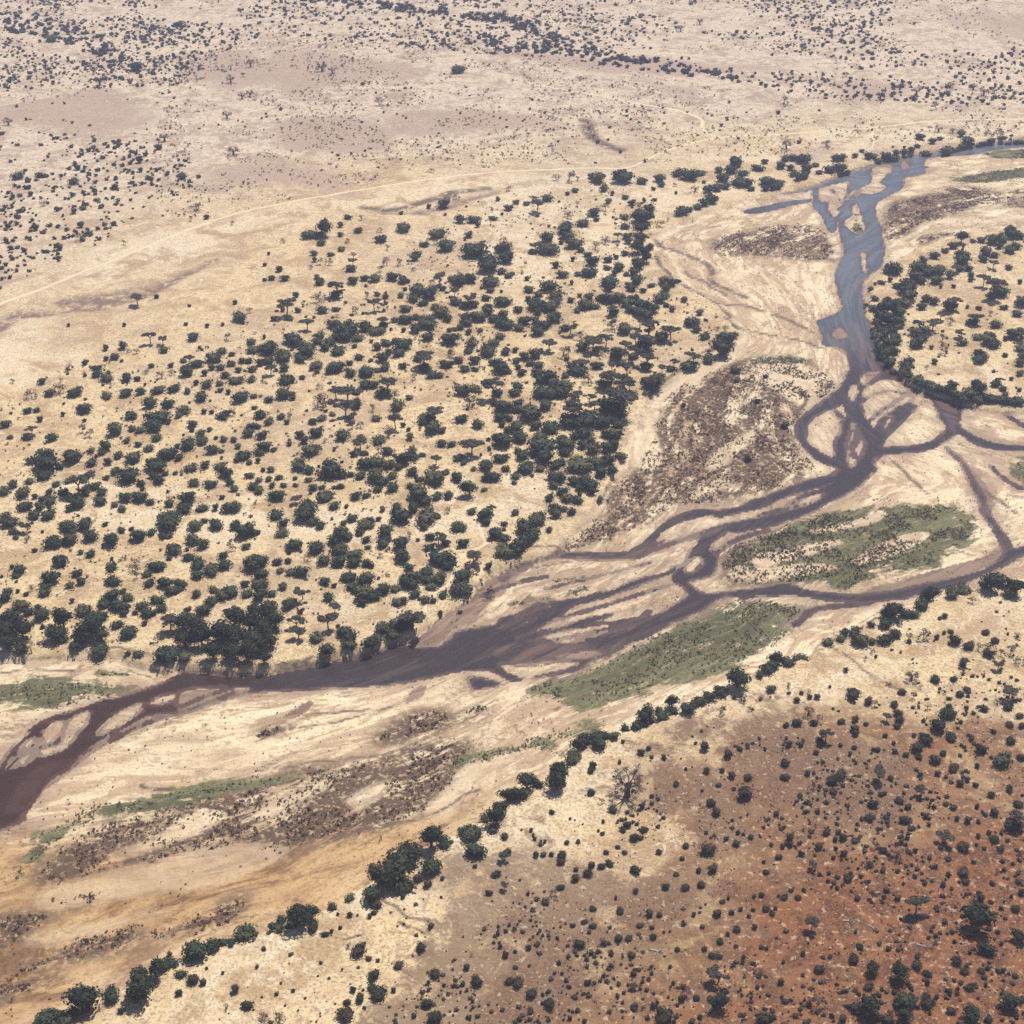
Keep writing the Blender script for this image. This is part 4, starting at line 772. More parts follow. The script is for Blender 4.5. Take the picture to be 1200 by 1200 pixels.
class Shape:                                   # collects quads and triangles with one value per face
    def __init__(self): self.V, self.Q, self.T, self.aq, self.at, self.n = [], [], [], [], [], 0
    def add(self, V, Q=None, T=None, a=0.5):
        V = np.asarray(V, float); self.V.append(V)
        if Q is not None and len(Q):
            Q = np.asarray(Q); self.Q.append(Q + self.n); self.aq.append(np.broadcast_to(a, (len(Q),)) if np.ndim(a) == 0 else a)
        if T is not None and len(T):
            T = np.asarray(T); self.T.append(T + self.n); self.at.append(np.broadcast_to(a, (len(T),)) if np.ndim(a) == 0 else a)
        self.n += len(V)
    def arrays(self):
        V = np.concatenate(self.V)
        Q = np.concatenate(self.Q) if self.Q else np.zeros((0, 4), int)
        T = np.concatenate(self.T) if self.T else np.zeros((0, 3), int)
        a = np.concatenate([np.concatenate(self.aq) if self.aq else np.zeros(0), np.concatenate(self.at) if self.at else np.zeros(0)])
        return V, Q, T, a
    def mesh(self, name, mat):
        V, Q, T, a = self.arrays()
        me = mesh_from(name, V, Q, T); add_attr(me, 'tone', a, 'FACE'); me.materials.append(mat)
        return me

def tube(S, P, R, k=5, a=0.5):
    P = np.asarray(P, float); V = []
    for i, c in enumerate(P):
        d = P[min(i + 1, len(P) - 1)] - P[max(i - 1, 0)]; d = d / (np.linalg.norm(d) + 1e-9)
        u = np.cross(d, (0.31, 0.95, 0.1)); u /= np.linalg.norm(u) + 1e-9; w = np.cross(d, u)
        th = np.arange(k) * 2 * math.pi / k
        V.append(c + R[i] * (np.cos(th)[:, None] * u + np.sin(th)[:, None] * w))
    Q = []
    for i in range(len(P) - 1):
        for j in range(k): Q.append((i * k + j, i * k + (j + 1) % k, (i + 1) * k + (j + 1) % k, (i + 1) * k + j))
    S.add(np.concatenate(V), Q, None, a)

def leaves(S, r, blobs, n, size, jitter=0.7, low=-0.25, shell=(0.86, 1.12), tone=(0.0, 1.0)):
    area = np.array([(b[1][0] * b[1][1] + b[1][0] * b[1][2] + b[1][1] * b[1][2]) for b in blobs]); area /= area.sum()
    for bi, (c, R) in enumerate(blobs):
        m = int(n * area[bi] * 1.5) + 2
        d = r.normal(size=(m, 3)); d /= np.linalg.norm(d, axis=1)[:, None]
        d = d[d[:, 2] > low]
        c = np.array(c); R = np.array(R)
        p = c + d * R * r.uniform(*shell, size=(len(d), 1))
        keep = p[:, 2] > 0.02
        for bj, (c2, R2) in enumerate(blobs):
            if bj != bi: keep &= (((p - c2) / (np.array(R2) * 0.86)) ** 2).sum(1) > 1
        p, d = p[keep], d[keep]
        if not len(p): continue
        nn = d / R; nn /= np.linalg.norm(nn, axis=1)[:, None]
        nn = nn + r.normal(size=nn.shape) * jitter * 0.6; nn /= np.linalg.norm(nn, axis=1)[:, None]
        u = np.cross(nn, r.normal(size=nn.shape)); u /= np.linalg.norm(u, axis=1)[:, None] + 1e-9
        w = np.cross(nn, u)
        sz = size * r.uniform(0.55, 1.25, size=(len(p), 1)); asp = r.uniform(0.5, 0.95, size=(len(p), 1))
        V = np.stack([p + u * sz * 0.5, p + w * sz * asp * 0.5, p - u * sz * 0.5, p - w * sz * asp * 0.5], 1).reshape(-1, 3)
        tn = r.uniform(*tone, size=len(p)) * 0.7 + 0.3 * r.uniform()
        S.add(V, np.arange(len(p) * 4).reshape(-1, 4), None, tn)

def core(S, r, blobs, geo, k=0.86, tone=0.25):
    c0 = np.mean([b[0] for b in blobs], 0)
    D, T = geo
    rad = np.full(len(D), 0.05)
    for c, R in blobs:
        c, R = np.array(c), np.array(R)
        o = (c0 - c) / R; d = D / R
        A, B, C = (d * d).sum(1), 2 * (d * o).sum(1), (o * o).sum() - 1
        disc = B * B - 4 * A * C
        t = np.where(disc > 0, (-B + np.sqrt(np.maximum(disc, 0))) / (2 * A), 0)
        rad = np.maximum(rad, t)
    V = c0 + D * (rad * k * r.uniform(0.92, 1.08, size=len(D)))[:, None]
    V[:, 2] = np.maximum(V[:, 2], 0.0)
    S.add(V, None, T, r.uniform(0, tone * 2, size=len(T)))

def bark_material(name, a, b):
    n = NT(name); p = n.pos()
    return n.done(n.mix(n.noise(p, 0.8, 4), a, b), 0.9)
def leaf_material(name, a, b, c, var=0.35):
    n = NT(name)
    col = n.mix(n.attr('tone'), a, b)
    rnd = n.new('ShaderNodeObjectInfo').outputs['Random']
    rnd2 = n.m('FRACT', n.m('ADD', rnd, n.attr('who')))
    col = n.mix(n.m('MULTIPLY', n.ss(0.45, 1.0, rnd2), var), col, c)
    n.done(col, 0.75, None, 0.25)
    return n.mat
M_BARK = bark_material('grey brown bark', (0.10, 0.075, 0.06), (0.22, 0.17, 0.135))
M_PALEBARK = bark_material('bleached dead wood', (0.30, 0.25, 0.21), (0.55, 0.49, 0.42))
M_BAOBAB = bark_material('baobab bark', (0.07, 0.055, 0.05), (0.15, 0.115, 0.10))
M_DARK = leaf_material('evergreen foliage', (0.012, 0.023, 0.014), (0.050, 0.076, 0.038), (0.115, 0.110, 0.055), 0.6)
M_TALL = leaf_material('riverside foliage', (0.007, 0.013, 0.008), (0.042, 0.056, 0.025), (0.055, 0.058, 0.028), 0.5)
M_UMB = leaf_material('thorn tree foliage', (0.024, 0.028, 0.019), (0.066, 0.066, 0.042), (0.08, 0.068, 0.05))
M_GREY = leaf_material('grey thorn twigs', (0.055, 0.040, 0.036), (0.12, 0.090, 0.075), (0.07, 0.064, 0.046))
M_BUSH = leaf_material('bush foliage', (0.012, 0.015, 0.010), (0.042, 0.042, 0.022), (0.062, 0.040, 0.026), 0.75)
M_SEDGE = leaf_material('sedge blades', (0.075, 0.075, 0.038), (0.17, 0.155, 0.078), (0.27, 0.225, 0.12), 0.5)
M_SCRUB = leaf_material('brown scrub', (0.062, 0.036, 0.026), (0.15, 0.092, 0.062), (0.07, 0.062, 0.036), 0.4)

def stems(S, r, n, spread, h, rad):
    for _ in range(n):
        a = r.uniform(0, 6.28); q = r.uniform(0.2, 1) * spread
        tube(S, [(0.1 * math.cos(a), 0.1 * math.sin(a), -0.4), (q * 0.5 * math.cos(a), q * 0.5 * math.sin(a), h * 0.5), (q * math.cos(a), q * math.sin(a), h)], [rad, rad * 0.75, rad * 0.45], 4)

PROTO = {}      # kind -> list of (trunk Shape, crown Shape, width, height)
def proto_d(r, n=380, geo=None):                                # low evergreen dome, foliage to the ground
    T, C = Shape(), Shape()
    h = r.uniform(3.6, 5.8)
    B = [((0, 0, h * 0.40), (4.0, 3.8, h * 0.46))]
    for i in range(r.integers(4, 8)):
        a = r.uniform(0, 6.28); q = r.uniform(1.6, 3.4); s = r.uniform(1.2, 2.3)
        B.append(((q * math.cos(a), q * math.sin(a), r.uniform(0.25, 0.72) * h), (s * 1.15, s * 1.05, s * 0.85)))
    core(C, r, B, geo or ICO2, 0.80); leaves(C, r, B, n, 1.05 if n > 300 else 1.25, 0.9, -0.25, (0.82, 1.16))
    stems(T, r, 4, 2.5, h * 0.5, 0.28)
    return T, C, 9.6, h
def proto_e(r):                                # tall riverside tree, many-lobed crown over short trunk
    T, C = Shape(), Shape()
    h = r.uniform(8.0, 10.0); B = []
    for i in range(r.integers(9, 13)):
        a = r.uniform(0, 6.28); q = 3.6 * math.sqrt(r.uniform()); s = r.uniform(1.5, 2.5)
        B.append(((q * math.cos(a), q * math.sin(a), h * (0.80 - 0.045 * q - r.uniform(0, 0.30))), (s, s, s * 0.8)))
    B.append(((0, 0, h * 0.52), (3.3, 3.2, h * 0.30)))
    core(C, r, B, ICO2, 0.78); leaves(C, r, B, 820, 0.9, 1.1, -0.6, (0.80, 1.2))
    tube(T, [(0, 0, -0.5), (0.15, 0.1, h * 0.2), (0.1, 0.2, h * 0.5)], [0.55, 0.42, 0.3], 6)
    for i in range(5):
        a = r.uniform(0, 6.28)
        tube(T, [(0.1, 0.1, h * 0.18), (1.3 * math.cos(a), 1.3 * math.sin(a), h * 0.38), (2.6 * math.cos(a), 2.6 * math.sin(a), h * 0.55)], [0.3, 0.2, 0.1], 5)
    return T, C, 10.0, h
def proto_u(r):                                # umbrella thorn: bare trunk, layered flat crown
    T, C = Shape(), Shape()
    h = r.uniform(6.6, 8.4); B = []
    for i in range(r.integers(8, 13)):
        a = r.uniform(0, 6.28); q = 4.0 * math.sqrt(r.uniform()); s = r.uniform(1.1, 1.9)
        B.append(((q * math.cos(a), q * math.sin(a), h * (0.92 - 0.02 * q) + r.uniform(-0.5, 0.2)), (s * 1.2, s * 1.1, s * 0.42)))
    for c, R in B: core(C, r, [(c, R)], ICO1, 0.8)
    leaves(C, r, B, 520, 0.8, 0.9, -0.7)
    lean = r.uniform(-0.6, 0.6)
    tube(T, [(0, 0, -0.5), (lean * 0.5, 0.1, h * 0.25), (lean, 0.2, h * 0.5)], [0.42, 0.33, 0.27], 6)
    for c, R in B[:7]:
        tube(T, [(lean, 0.2, h * 0.46), (lean * 0.5 + c[0] * 0.5, c[1] * 0.5, h * 0.68), (c[0], c[1], c[2] - 0.1)], [0.22, 0.15, 0.07], 4)
    return T, C, 10.0, h
def branchy(S, r, base, d, L, rad, depth, out, k=4, spread=0.8, up=0.25):
    d = d / np.linalg.norm(d); mid = base + d * L * 0.5 + r.normal(size=3) * L * 0.06; tip = base + d * L + r.normal(size=3) * L * 0.08
    tube(S, [base, mid, tip], [rad, rad * 0.8, rad * 0.55], k)
    if depth == 0: out.append(tip); return
    for _ in range(r.integers(2, 4)):
        nd = d + r.normal(size=3) * spread + np.array([0, 0, up])
        branchy(S, r, tip, nd, L * r.uniform(0.55, 0.8), rad * 0.55, depth - 1, out, max(3, k - 1), spread, up)
def proto_g(r):                                # half-bare thorn tree
    T, C = Shape(), Shape(); out = []
    for i in range(r.integers(1, 4)):
        branchy(T, r, np.array([0, 0, -0.3]), np.array([r.normal() * 0.4, r.normal() * 0.4, 1.0]), r.uniform(1.8, 2.8), 0.26, 4, out, 5, 0.62, 0.12)
    B = [((p[0], p[1], max(p[2], 0.6)), (0.9, 0.9, 0.55)) for p in out]
    leaves(C, r, B, 520, 0.8, 1.2, -1, (0.2, 1.1))
    return T, C, 8.5, 6.5
def proto_b(r):                                # leafless baobab: swollen trunk, stubby limbs, fine twigs
    T, C = Shape(), Shape(); out = []
    tube(T, [(0, 0, -0.5), (0, 0, 0.6), (0.1, 0, 2.5), (0.1, 0.1, 4.2), (0.1, 0.1, 5.2)], [1.35, 1.15, 1.05, 0.85, 0.6], 9)
    for i in range(7):
        a = i * 0.9 + r.uniform(-0.3, 0.3)
        branchy(T, r, np.array([0.4 * math.cos(a), 0.4 * math.sin(a), r.uniform(3.6, 4.8)]), np.array([math.cos(a), math.sin(a), r.uniform(0.35, 0.9)]), 2.3, 0.36, 3, out, 5, 0.6, 0.1)
    for p in out:
        for _ in range(3):
            q = p + r.normal(size=3) * 0.9 + np.array([0, 0, 0.2])
            tube(C, [p, q], [0.07, 0.03], 3)
    B = [((p[0], p[1], p[2]), (0.9, 0.9, 0.6)) for p in out]
    leaves(C, r, B, 420, 0.6, 1.2, -1, (0.2, 1.2))
    return T, C, 11.0, 9.0
def proto_s(r):                                # small bush
    T, C = Shape(), Shape()
    h = r.uniform(1.7, 2.6)
    B = [((0, 0, h * 0.42), (1.25, 1.2, h * 0.46))]
    for i in range(r.integers(2, 5)):
        a = r.uniform(0, 6.28)
        B.append(((0.9 * math.cos(a), 0.9 * math.sin(a), r.uniform(0.3, 0.75) * h), (0.75, 0.7, 0.6)))
    core(C, r, B, ICO1, 0.86); leaves(C, r, B, 110, 0.5, 0.9)
    stems(C, r, 3, 0.7, h * 0.5, 0.08)
    return None, C, 3.0, h
def proto_f(r):                                # fallen, bleached tree
    T, C = Shape(), Shape(); out = []
    tube(T, [(-4.5, 0, 0.35), (-1.5, 0.3, 0.4), (1.0, 0, 0.55)], [0.75, 0.6, 0.45], 6)
    for i in range(3): tube(T, [(-4.4, 0, 0.35), (-5.2, r.uniform(-0.9, 0.9), r.uniform(0, 1.0))], [0.2, 0.06], 4)
    for i in range(5):
        branchy(C, r, np.array([r.uniform(-1, 1.0), 0.1, 0.5]), np.array([1.0, r.uniform(-1.2, 1.2), r.uniform(-0.05, 0.55)]), 2.0, 0.3, 3, out, 4, 0.55, -0.02)
    V = C
    for a in V.V: a[:, 2] = np.maximum(a[:, 2], 0.05)
    return T, C, 11.0, 2.5
MATS = dict(d=(M_BARK, M_DARK), e=(M_BARK, M_TALL), u=(M_BARK, M_UMB), g=(M_BARK, M_GREY), b=(M_BAOBAB, M_BAOBAB), s=(M_BARK, M_BUSH), f=(M_PALEBARK, M_PALEBARK), n=(M_BARK, M_BUSH))
for kind, fn, cnt in (('d', proto_d, 10), ('e', proto_e, 7), ('u', proto_u, 7), ('g', proto_g, 6), ('b', proto_b, 4), ('s', proto_s, 8), ('f', proto_f, 4)):
    PROTO[kind] = []
    for i in range(cnt):
        r = np.random.default_rng(ord(kind) * 100 + i)
        T, C, w, h = fn(r)
        PROTO[kind].append(dict(T=T, C=C, w=w, h=h))
PROTO['n'] = PROTO['d']                        # the round bushes of the red plain share the dome's build
MESHES = {}
def proto_meshes(kind, i):
    if (kind, i) not in MESHES:
        p = PROTO[kind][i]; mt, mc = MATS[kind]
        names = ('trunk', 'crown')
        MESHES[kind, i] = (names, p['T'].mesh(names[0], mt) if p['T'] else None, p['C'].mesh(names[1], mc))
    return MESHES[kind, i]

# ---- place every surveyed plant
PLANTS = []
for (ox, oy), txt in SURVEY.items():
    for line in txt.strip().splitlines():
        f = line.split()
        for q in f[1:]:
            zx, zy, zw = map(float, q.split(','))
            PLANTS.append([f[0], ox + zx / 4, oy + zy / 4, zw / 4 * 1.0])
for q in '1000,742,16 985,748,14 970,752,16 940,768,18 900,785,16 890,790,14 845,812,18 830,818,16 775,838,16 745,850,16 720,862,16 700,872,18 672,890,18 650,905,16 630,918,16 570,958,16 545,972,16 520,985,16 410,1052,14 390,1062,14 320,1085,14 270,1102,16 240,1110,14 190,1135,18 130,1165,20 100,1180,20 60,1190,24'.split():
    PLANTS.append(['d'] + [float(v) for v in q.split(',')])           # the thinner stretches of the near bank row
def near_plain(px, py):                        # this side of the near bank
    xs = [0, 220, 430, 560, 690, 800, 930, 1040, 1200]; ys = [1215, 1116, 1032, 962, 872, 832, 775, 716, 672]
    return py > np.interp(px, xs, ys) - 6
REC = []
ASPECT = dict(d=0.56, n=0.56, e=0.9, u=0.75, g=0.72, b=0.82, s=0.7, f=0.2)
for kind, px, py, w in PLANTS:
    sc, dip = scale_at(py)
    if kind == 'd': w *= 1.08 * (1.1 if py < 300 else 1) * (1.12 if 560 < px < 770 and 300 < py < 640 else 1) * (1.12 if px > 1010 and 330 < py < 480 else 1)
    if kind == 'd' and near_plain(px, py) and w < 26 and not (abs(py - np.interp(px, [0, 220, 430, 560, 690, 800, 930, 1040, 1200], [1215, 1116, 1032, 962, 872, 832, 775, 716, 672])) < 28): kind = 'n'
    W = w / sc; H = ASPECT[kind] * W
    if kind == 'u': off = (H * 0.88 * math.cos(dip)) * sc
    elif kind in 'gb': off = (H * 0.5 * math.cos(dip)) * sc
    elif kind == 'f': off = 0
    else: off = (H * math.cos(dip) - 0.45 * W * math.sin(dip)) * 0.5 * sc
    x, y = G(px, py + off)
    REC.append(dict(kind=kind, px=px, py=py, W=W, w=w, x=float(x), y=float(y)))
zz = ground_z([r['x'] for r in REC], [r['y'] for r in REC])
for i, r in enumerate(REC):
    r['z'] = float(zz[i]); q = np.random.default_rng(i + 1)
    P = PROTO[r['kind']]; r['i'] = int(q.integers(len(P))); p = P[r['i']]
    k = r['W'] / p['w']
    r['s'] = (k * q.uniform(0.88, 1.2), k * q.uniform(0.82, 1.1), k * q.uniform(0.78, 1.08)); r['rz'] = q.uniform(0, 6.28)
    if r['kind'] == 'f': r['rz'] = q.uniform(-0.9, 0.9)
# ---------------------------------------------------------------- things: one object per plant, parts as children
KIND = {   # name, category, noun, group, most individuals
 'd': ('evergreen_tree', 'tree', 'dark dome-shaped tree', 'dark evergreen trees of the groves', 300),
 'e': ('riverside_tree', 'tree', 'tall dense dark tree', 'tall trees along the river banks', 300),
 'u': ('umbrella_thorn_tree', 'tree', 'flat-topped thorn tree', 'flat-topped thorn trees', 300),
 'g': ('thorn_tree', 'tree', 'grey half-bare tree', 'grey half-bare thorn trees', 300),
 'b': ('baobab_tree', 'baobab', 'bare baobab', 'baobabs on the plain', 300),
 'n': ('round_bush', 'bush', 'dark round bush', 'round bushes of the near plain', 300),
 's': ('shrub', 'shrub', 'small bush', 'small bushes on the dry ground', 300),
 'f': ('fallen_tree', 'dead tree', 'fallen bleached tree', 'fallen trees on the red plain', 300),
}
PLACES = [   # surveyed landmarks: frame position, wording
 (20, 440, 'beside the bleached white flat'), (70, 470, 'just below the bleached white flat'), (50, 520, 'where the grove thins at the left'), (20, 560, 'at the left picture edge of the grove'),
 (150, 440, 'in the open grass below the dry gully'), (140, 480, 'on the left fringe of the grove'), (170, 520, 'amid the left part of the grove'), (100, 570, 'in the thick left corner of the grove'),
 (200, 560, 'in the left heart of the grove'), (240, 430, 'on the upper left rim of the grove'), (250, 480, 'above the centre-left of the grove'), (270, 540, 'left of the grove centre'),
 (330, 400, 'in the upper middle of the grove'), (400, 390, 'in the long dark thicket atop the grove'), (340, 330, 'on the scattered upper edge of the grove'), (390, 340, 'around the arching thicket at the grove top'),
 (460, 340, 'in the upper right middle of the grove'), (500, 420, 'just above the grove centre'), (420, 460, 'in the grey thorn patch mid-grove'), (360, 480, 'left of the grey thorn patch mid-grove'),
 (340, 540, 'in the dense band below the thorn patch'), (430, 550, 'in the dense lower centre of the grove'), (500, 500, 'right of the grove centre'), (540, 570, 'beside the pale round clearing'),
 (580, 370, 'in the thicket strip of the upper grove'), (560, 320, 'in the upper right thicket'), (540, 270, 'among the scattered trees above the grove'), (640, 250, 'on the open slope near the river bend'),
 (640, 350, 'in the clumps of the grove right half'), (700, 330, 'along the upper bank thicket'), (750, 340, 'at the bank facing the wide sandflat'), (820, 400, 'on the tree-clad point above the dry arm'),
 (680, 400, 'in the flat-topped stand of the right grove'), (720, 450, 'at the head of the dry sandy arm'), (640, 450, 'in the dense right half of the grove'), (660, 520, 'in the thick wood beside the dry arm'),
 (710, 530, 'on the grove edge over the dry arm'), (640, 570, 'right of the pale round clearing'), (600, 640, 'at the grove tip by the muddy arm'), (480, 640, 'above the footpath near the pool'),
 (540, 680, 'where the footpath reaches the pool'), (440, 700, 'on the bank above the wide pool'), (380, 640, 'in the lower grove above the pool'), (330, 690, 'in the open ground above the pool bank'),
 (290, 620, 'in the lower middle grove'), (230, 650, 'in the lower left grove'), (150, 620, 'among the spaced domes of the lower left'), (60, 620, 'near the left edge of the lower grove'),
 (50, 690, 'behind the big left bank stand'), (60, 740, 'in the big stand at the left bank'), (140, 700, 'between the two big bank stands'), (250, 740, 'in the great bank stand by the dark water'),
 (320, 750, 'at the right end of the great bank stand'), (410, 270, 'around the lone thicket by the track'), (480, 290, 'in the sparse trees below the track'), (300, 260, 'left of the lone thicket by the track'),
 (700, 210, 'in the hedge-like row under the track'), (820, 210, 'at the far bank opposite the bend'), (880, 200, 'in the far bank wood left of the braids'), (960, 190, 'in the far bank wood behind the braids'),
 (1040, 180, 'along the far bank at the top pool'), (1120, 165, 'along the far bank at the right'), (1150, 110, 'on the pale far plain at right'), (1060, 110, 'on the pale far plain above the fork'),
 (60, 200, 'in the bush patch at upper left'), (60, 260, 'on the lower side of the upper left patch'), (170, 200, 'on the right side of the upper left patch'), (120, 90, 'on the far plain at upper left'),
 (270, 90, 'by the mauve burnt patch'), (240, 150, 'below the mauve burnt patch'), (400, 90, 'on the far plain at top centre'), (500, 200, 'near the pale band by the track'), (800, 60, 'on the hazy top right plain'),
 (250, 250, 'just below the long track'), (690, 155, 'in the small gully below the track fork'), (240, 360, 'on the straw slope below the gully'),
 (1060, 310, 'at the upper end of the right grove'), (1130, 290, 'on the far edge of the right grove'), (1040, 360, 'in the dark wood beside the blue water'), (1050, 410, 'at the foot of the right bank wood'), (1090, 370, 'in the open right grove near the wood'),
 (1160, 330, 'in the open right grove by the edge'), (1150, 400, 'in the middle of the open right grove'), (1080, 440, 'on the bank over the pink braids'), (1150, 460, 'on the low bank at the right grove foot'),
 (870, 430, 'on the scrubby island by the dry arm'), (880, 520, 'on the scrubby island centre'), (920, 490, 'on the scrubby island near the braids'),
 (1180, 685, 'on the near bank at the right edge'), (1100, 690, 'on the near bank by the south channel'), (1040, 730, 'in the near bank clump by the sedge'), (1130, 750, 'on the pale slope under the near bank'),
 (1000, 800, 'on the pale slope with lone bushes'), (1160, 790, 'in the grey thicket at right'), (920, 775, 'at the tip of the green sedge'), (865, 800, 'at the big bank tree by the sedge'), (790, 830, 'in the bank row below the sedge'),
 (690, 870, 'in the bank clump at the path end'), (640, 910, 'in the paired bank clumps'), (590, 940, 'in the bank row above the baobab slope'), (550, 990, 'in the bank row by the pale crust'), (470, 1010, 'in the largest near bank clump'),
 (360, 1075, 'in the bank clump over the lower scrub'), (260, 1110, 'in the bank row toward the corner'), (170, 1150, 'in the bank clump near the corner'), (80, 1180, 'in the bottom left corner'),
 (420, 1120, 'on the pale crusted ground'), (520, 1170, 'by the bottom edge left of centre'), (660, 990, 'on the yellow slope below the bank'), (730, 970, 'on the slope below the big baobab'), (700, 1060, 'on the brown burnt ground'),
 (620, 1160, 'at the bottom edge of the burnt ground'), (800, 1040, 'between burnt and red ground'), (830, 960, 'on the tawny rise at centre right'), (880, 880, 'on the mauve rise under the bank'), (760, 1130, 'at the lower end of the red ground'),
 (860, 1060, 'in the shrub-dotted tawny hollow'), (850, 1150, 'beside the twin dark trees below'), (930, 920, 'on the mauve shoulder at right'), (980, 960, 'in the yellow shrub belt'), (1060, 900, 'on the upper right red plain'),
 (1100, 950, 'right of the yellow shrub belt'), (1180, 930, 'by the right edge of the red plain'), (920, 1000, 'left of the yellow shrub belt'), (950, 1080, 'by the small lone umbrella tree'), (1000, 1080, 'around the fallen white trunks'),
 (1070, 1060, 'by the great lone tree on red earth'), (1140, 1080, 'by the dark twin trees at right'), (1180, 1040, 'above the right edge trees'), (1000, 1140, 'among the dark trees lower right'), (1060, 1140, 'on red earth lower right of centre'),
 (1120, 1150, 'on red earth near the corner'), (1180, 1180, 'in the bottom right corner'), (920, 1150, 'on red earth right of the twin trees'), (1020, 1190, 'at the bottom edge of the red earth'),
]
PXY = np.array([(a, b) for a, b, _ in PLACES], float)
by_kind = {}
for r in REC: by_kind.setdefault(r['kind'], []).append(r)
THINGS, REST = [], {}
for k, L in by_kind.items():
    L.sort(key=lambda r: -r['w'])
    inside = [r for r in L if -5 < r['px'] < 1205 and -5 < r['py'] < 1210]
    most = KIND[k][4]
    THINGS += inside[:most]; REST[k] = inside[most:] + [r for r in L if r not in inside]
clusters = {}
for r in THINGS:
    d = np.hypot((PXY[:, 0] - r['px']), (PXY[:, 1] - r['py']) * 1.5)
    clusters.setdefault((r['kind'], int(d.argmin())), []).append(r)
ORD = 'first second third fourth fifth sixth seventh eighth ninth tenth eleventh twelfth thirteenth fourteenth'.split()
for (k, pi), L in clusters.items():
    noun, place = KIND[k][2], PLACES[pi][2]
    if len(REST.get(k, [])): noun = 'larger ' + noun
    rows_ = [('', L)]
    if len(L) > 7:
        L.sort(key=lambda r: r['py']); h = (len(L) + 1) // 2
        rows_ = [('farther ', L[:h]), ('nearer ', L[h:])]
    if len((noun + ' ' + place).split()) > 11: noun = noun.replace('tall dense dark tree', 'tall dark tree')
    for pre, R_ in rows_:
        R_.sort(key=lambda r: r['px'])
        n_ = len(R_)
        for i, r in enumerate(R_):
            if n_ == 1: lab = f"single {pre}{noun} {place}"
            elif n_ == 2: lab = f"{'left' if i == 0 else 'right'} one of two {pre}{noun}s {place}"
            elif i == 0: lab = f"leftmost {pre}{noun} {place}"
            elif i == n_ - 1: lab = f"rightmost {pre}{noun} {place}"
            else: lab = f"{ORD[min(i, 13)]} {pre}{noun} from left {place}"
            r['label'] = lab if len(lab.split()) <= 16 else lab.replace('larger ', '').replace(' from left', ' along')
SPECIAL = [   # plants that stand out by themselves
 ('b', 735, 920, 'great leafless baobab with spreading grey crown on the near slope'),
 ('u', 1073, 1055, 'great lone round-crowned tree casting a dark shadow on red earth'),
 ('u', 1107, 977, 'umbrella thorn with leaning trunk and open shade on tawny ground'),
 ('e', 1143, 1082, 'broad dark tree with double crown on red earth at right'),
 ('e', 864, 797, 'big round dark tree on the bank where the green sedge ends'),
 ('f', 994, 1080, 'fallen tree with bleached white trunk on the red earth'),
 ('e', 381, 269, 'lone tall dark tree rising above the thicket by the track'),
 ('u', 842, 1137, 'grey-green spreading tree above its shadow near the bottom edge'),
]
for k, px, py, lab in SPECIAL:
    c = [r for r in THINGS if r['kind'] == k]
    r = min(c, key=lambda r: math.hypot(r['px'] - px, r['py'] - py)); r['label'] = lab
for r in sorted(THINGS, key=lambda r: (r['kind'], r['px'])):
    k = r['kind']; name, cat, _, grp, _ = KIND[k]
    names, mt, mc = proto_meshes(k, r['i'])
    if mt is None:                              # a bush this small shows no parts
        o = link(name, mc)
    else:
        o = link(name, None); o.empty_display_size = 1
        link(names[0], mt, parent=o); link(names[1], mc, parent=o)
    o.location = (r['x'], r['y'], r['z'] - 0.05); o.scale = r['s']; o.rotation_euler = (0, 0, r['rz'])
    o['label'] = r['label']; o['category'] = cat; o['group'] = grp

# ---------------------------------------------------------------- stuff: what is too many to count
def joined(name, items, mat, label):            # items: (arrays, x, y, z, (sx, sy, sz), rz)
    VV, QQ, TT, aq, at, wq, wt = [], [], [], [], [], [], []; n0 = 0
    for i, (A, x, y, z, s, rz) in enumerate(items):
        V, Q, T, a = A
        c, sn = math.cos(rz), math.sin(rz)
        vx, vy = V[:, 0] * s[0], V[:, 1] * s[1]
        VV.append(np.stack([vx * c - vy * sn + x, vx * sn + vy * c + y, V[:, 2] * s[2] + z], 1))
        QQ.append(Q + n0); TT.append(T + n0); n0 += len(V)
        aq.append(a[:len(Q)]); at.append(a[len(Q):]); who = (i * 0.6180339) % 1
        wq.append(np.full(len(Q), who)); wt.append(np.full(len(T), who))
    me = mesh_from(name, np.concatenate(VV), np.concatenate(QQ), np.concatenate(TT))
    add_attr(me, 'tone', np.concatenate(aq + at), 'FACE'); add_attr(me, 'who', np.concatenate(wq + wt), 'FACE')
    return link(name, me, mat, kind='stuff', label=label)
CA = {'s': [p['C'].arrays() for p in PROTO['s']], 'd': [proto_d(np.random.default_rng(ord('d') * 100 + i), 210, ICO1)[1].arrays() for i in range(len(PROTO['d']))]}
joined('woodland', [(CA['d'][r['i']], r['x'], r['y'], r['z'] - 0.05, r['s'], r['rz']) for r in REST['d']], M_DARK, 'smaller dark trees and thickets filling the groves along the river')

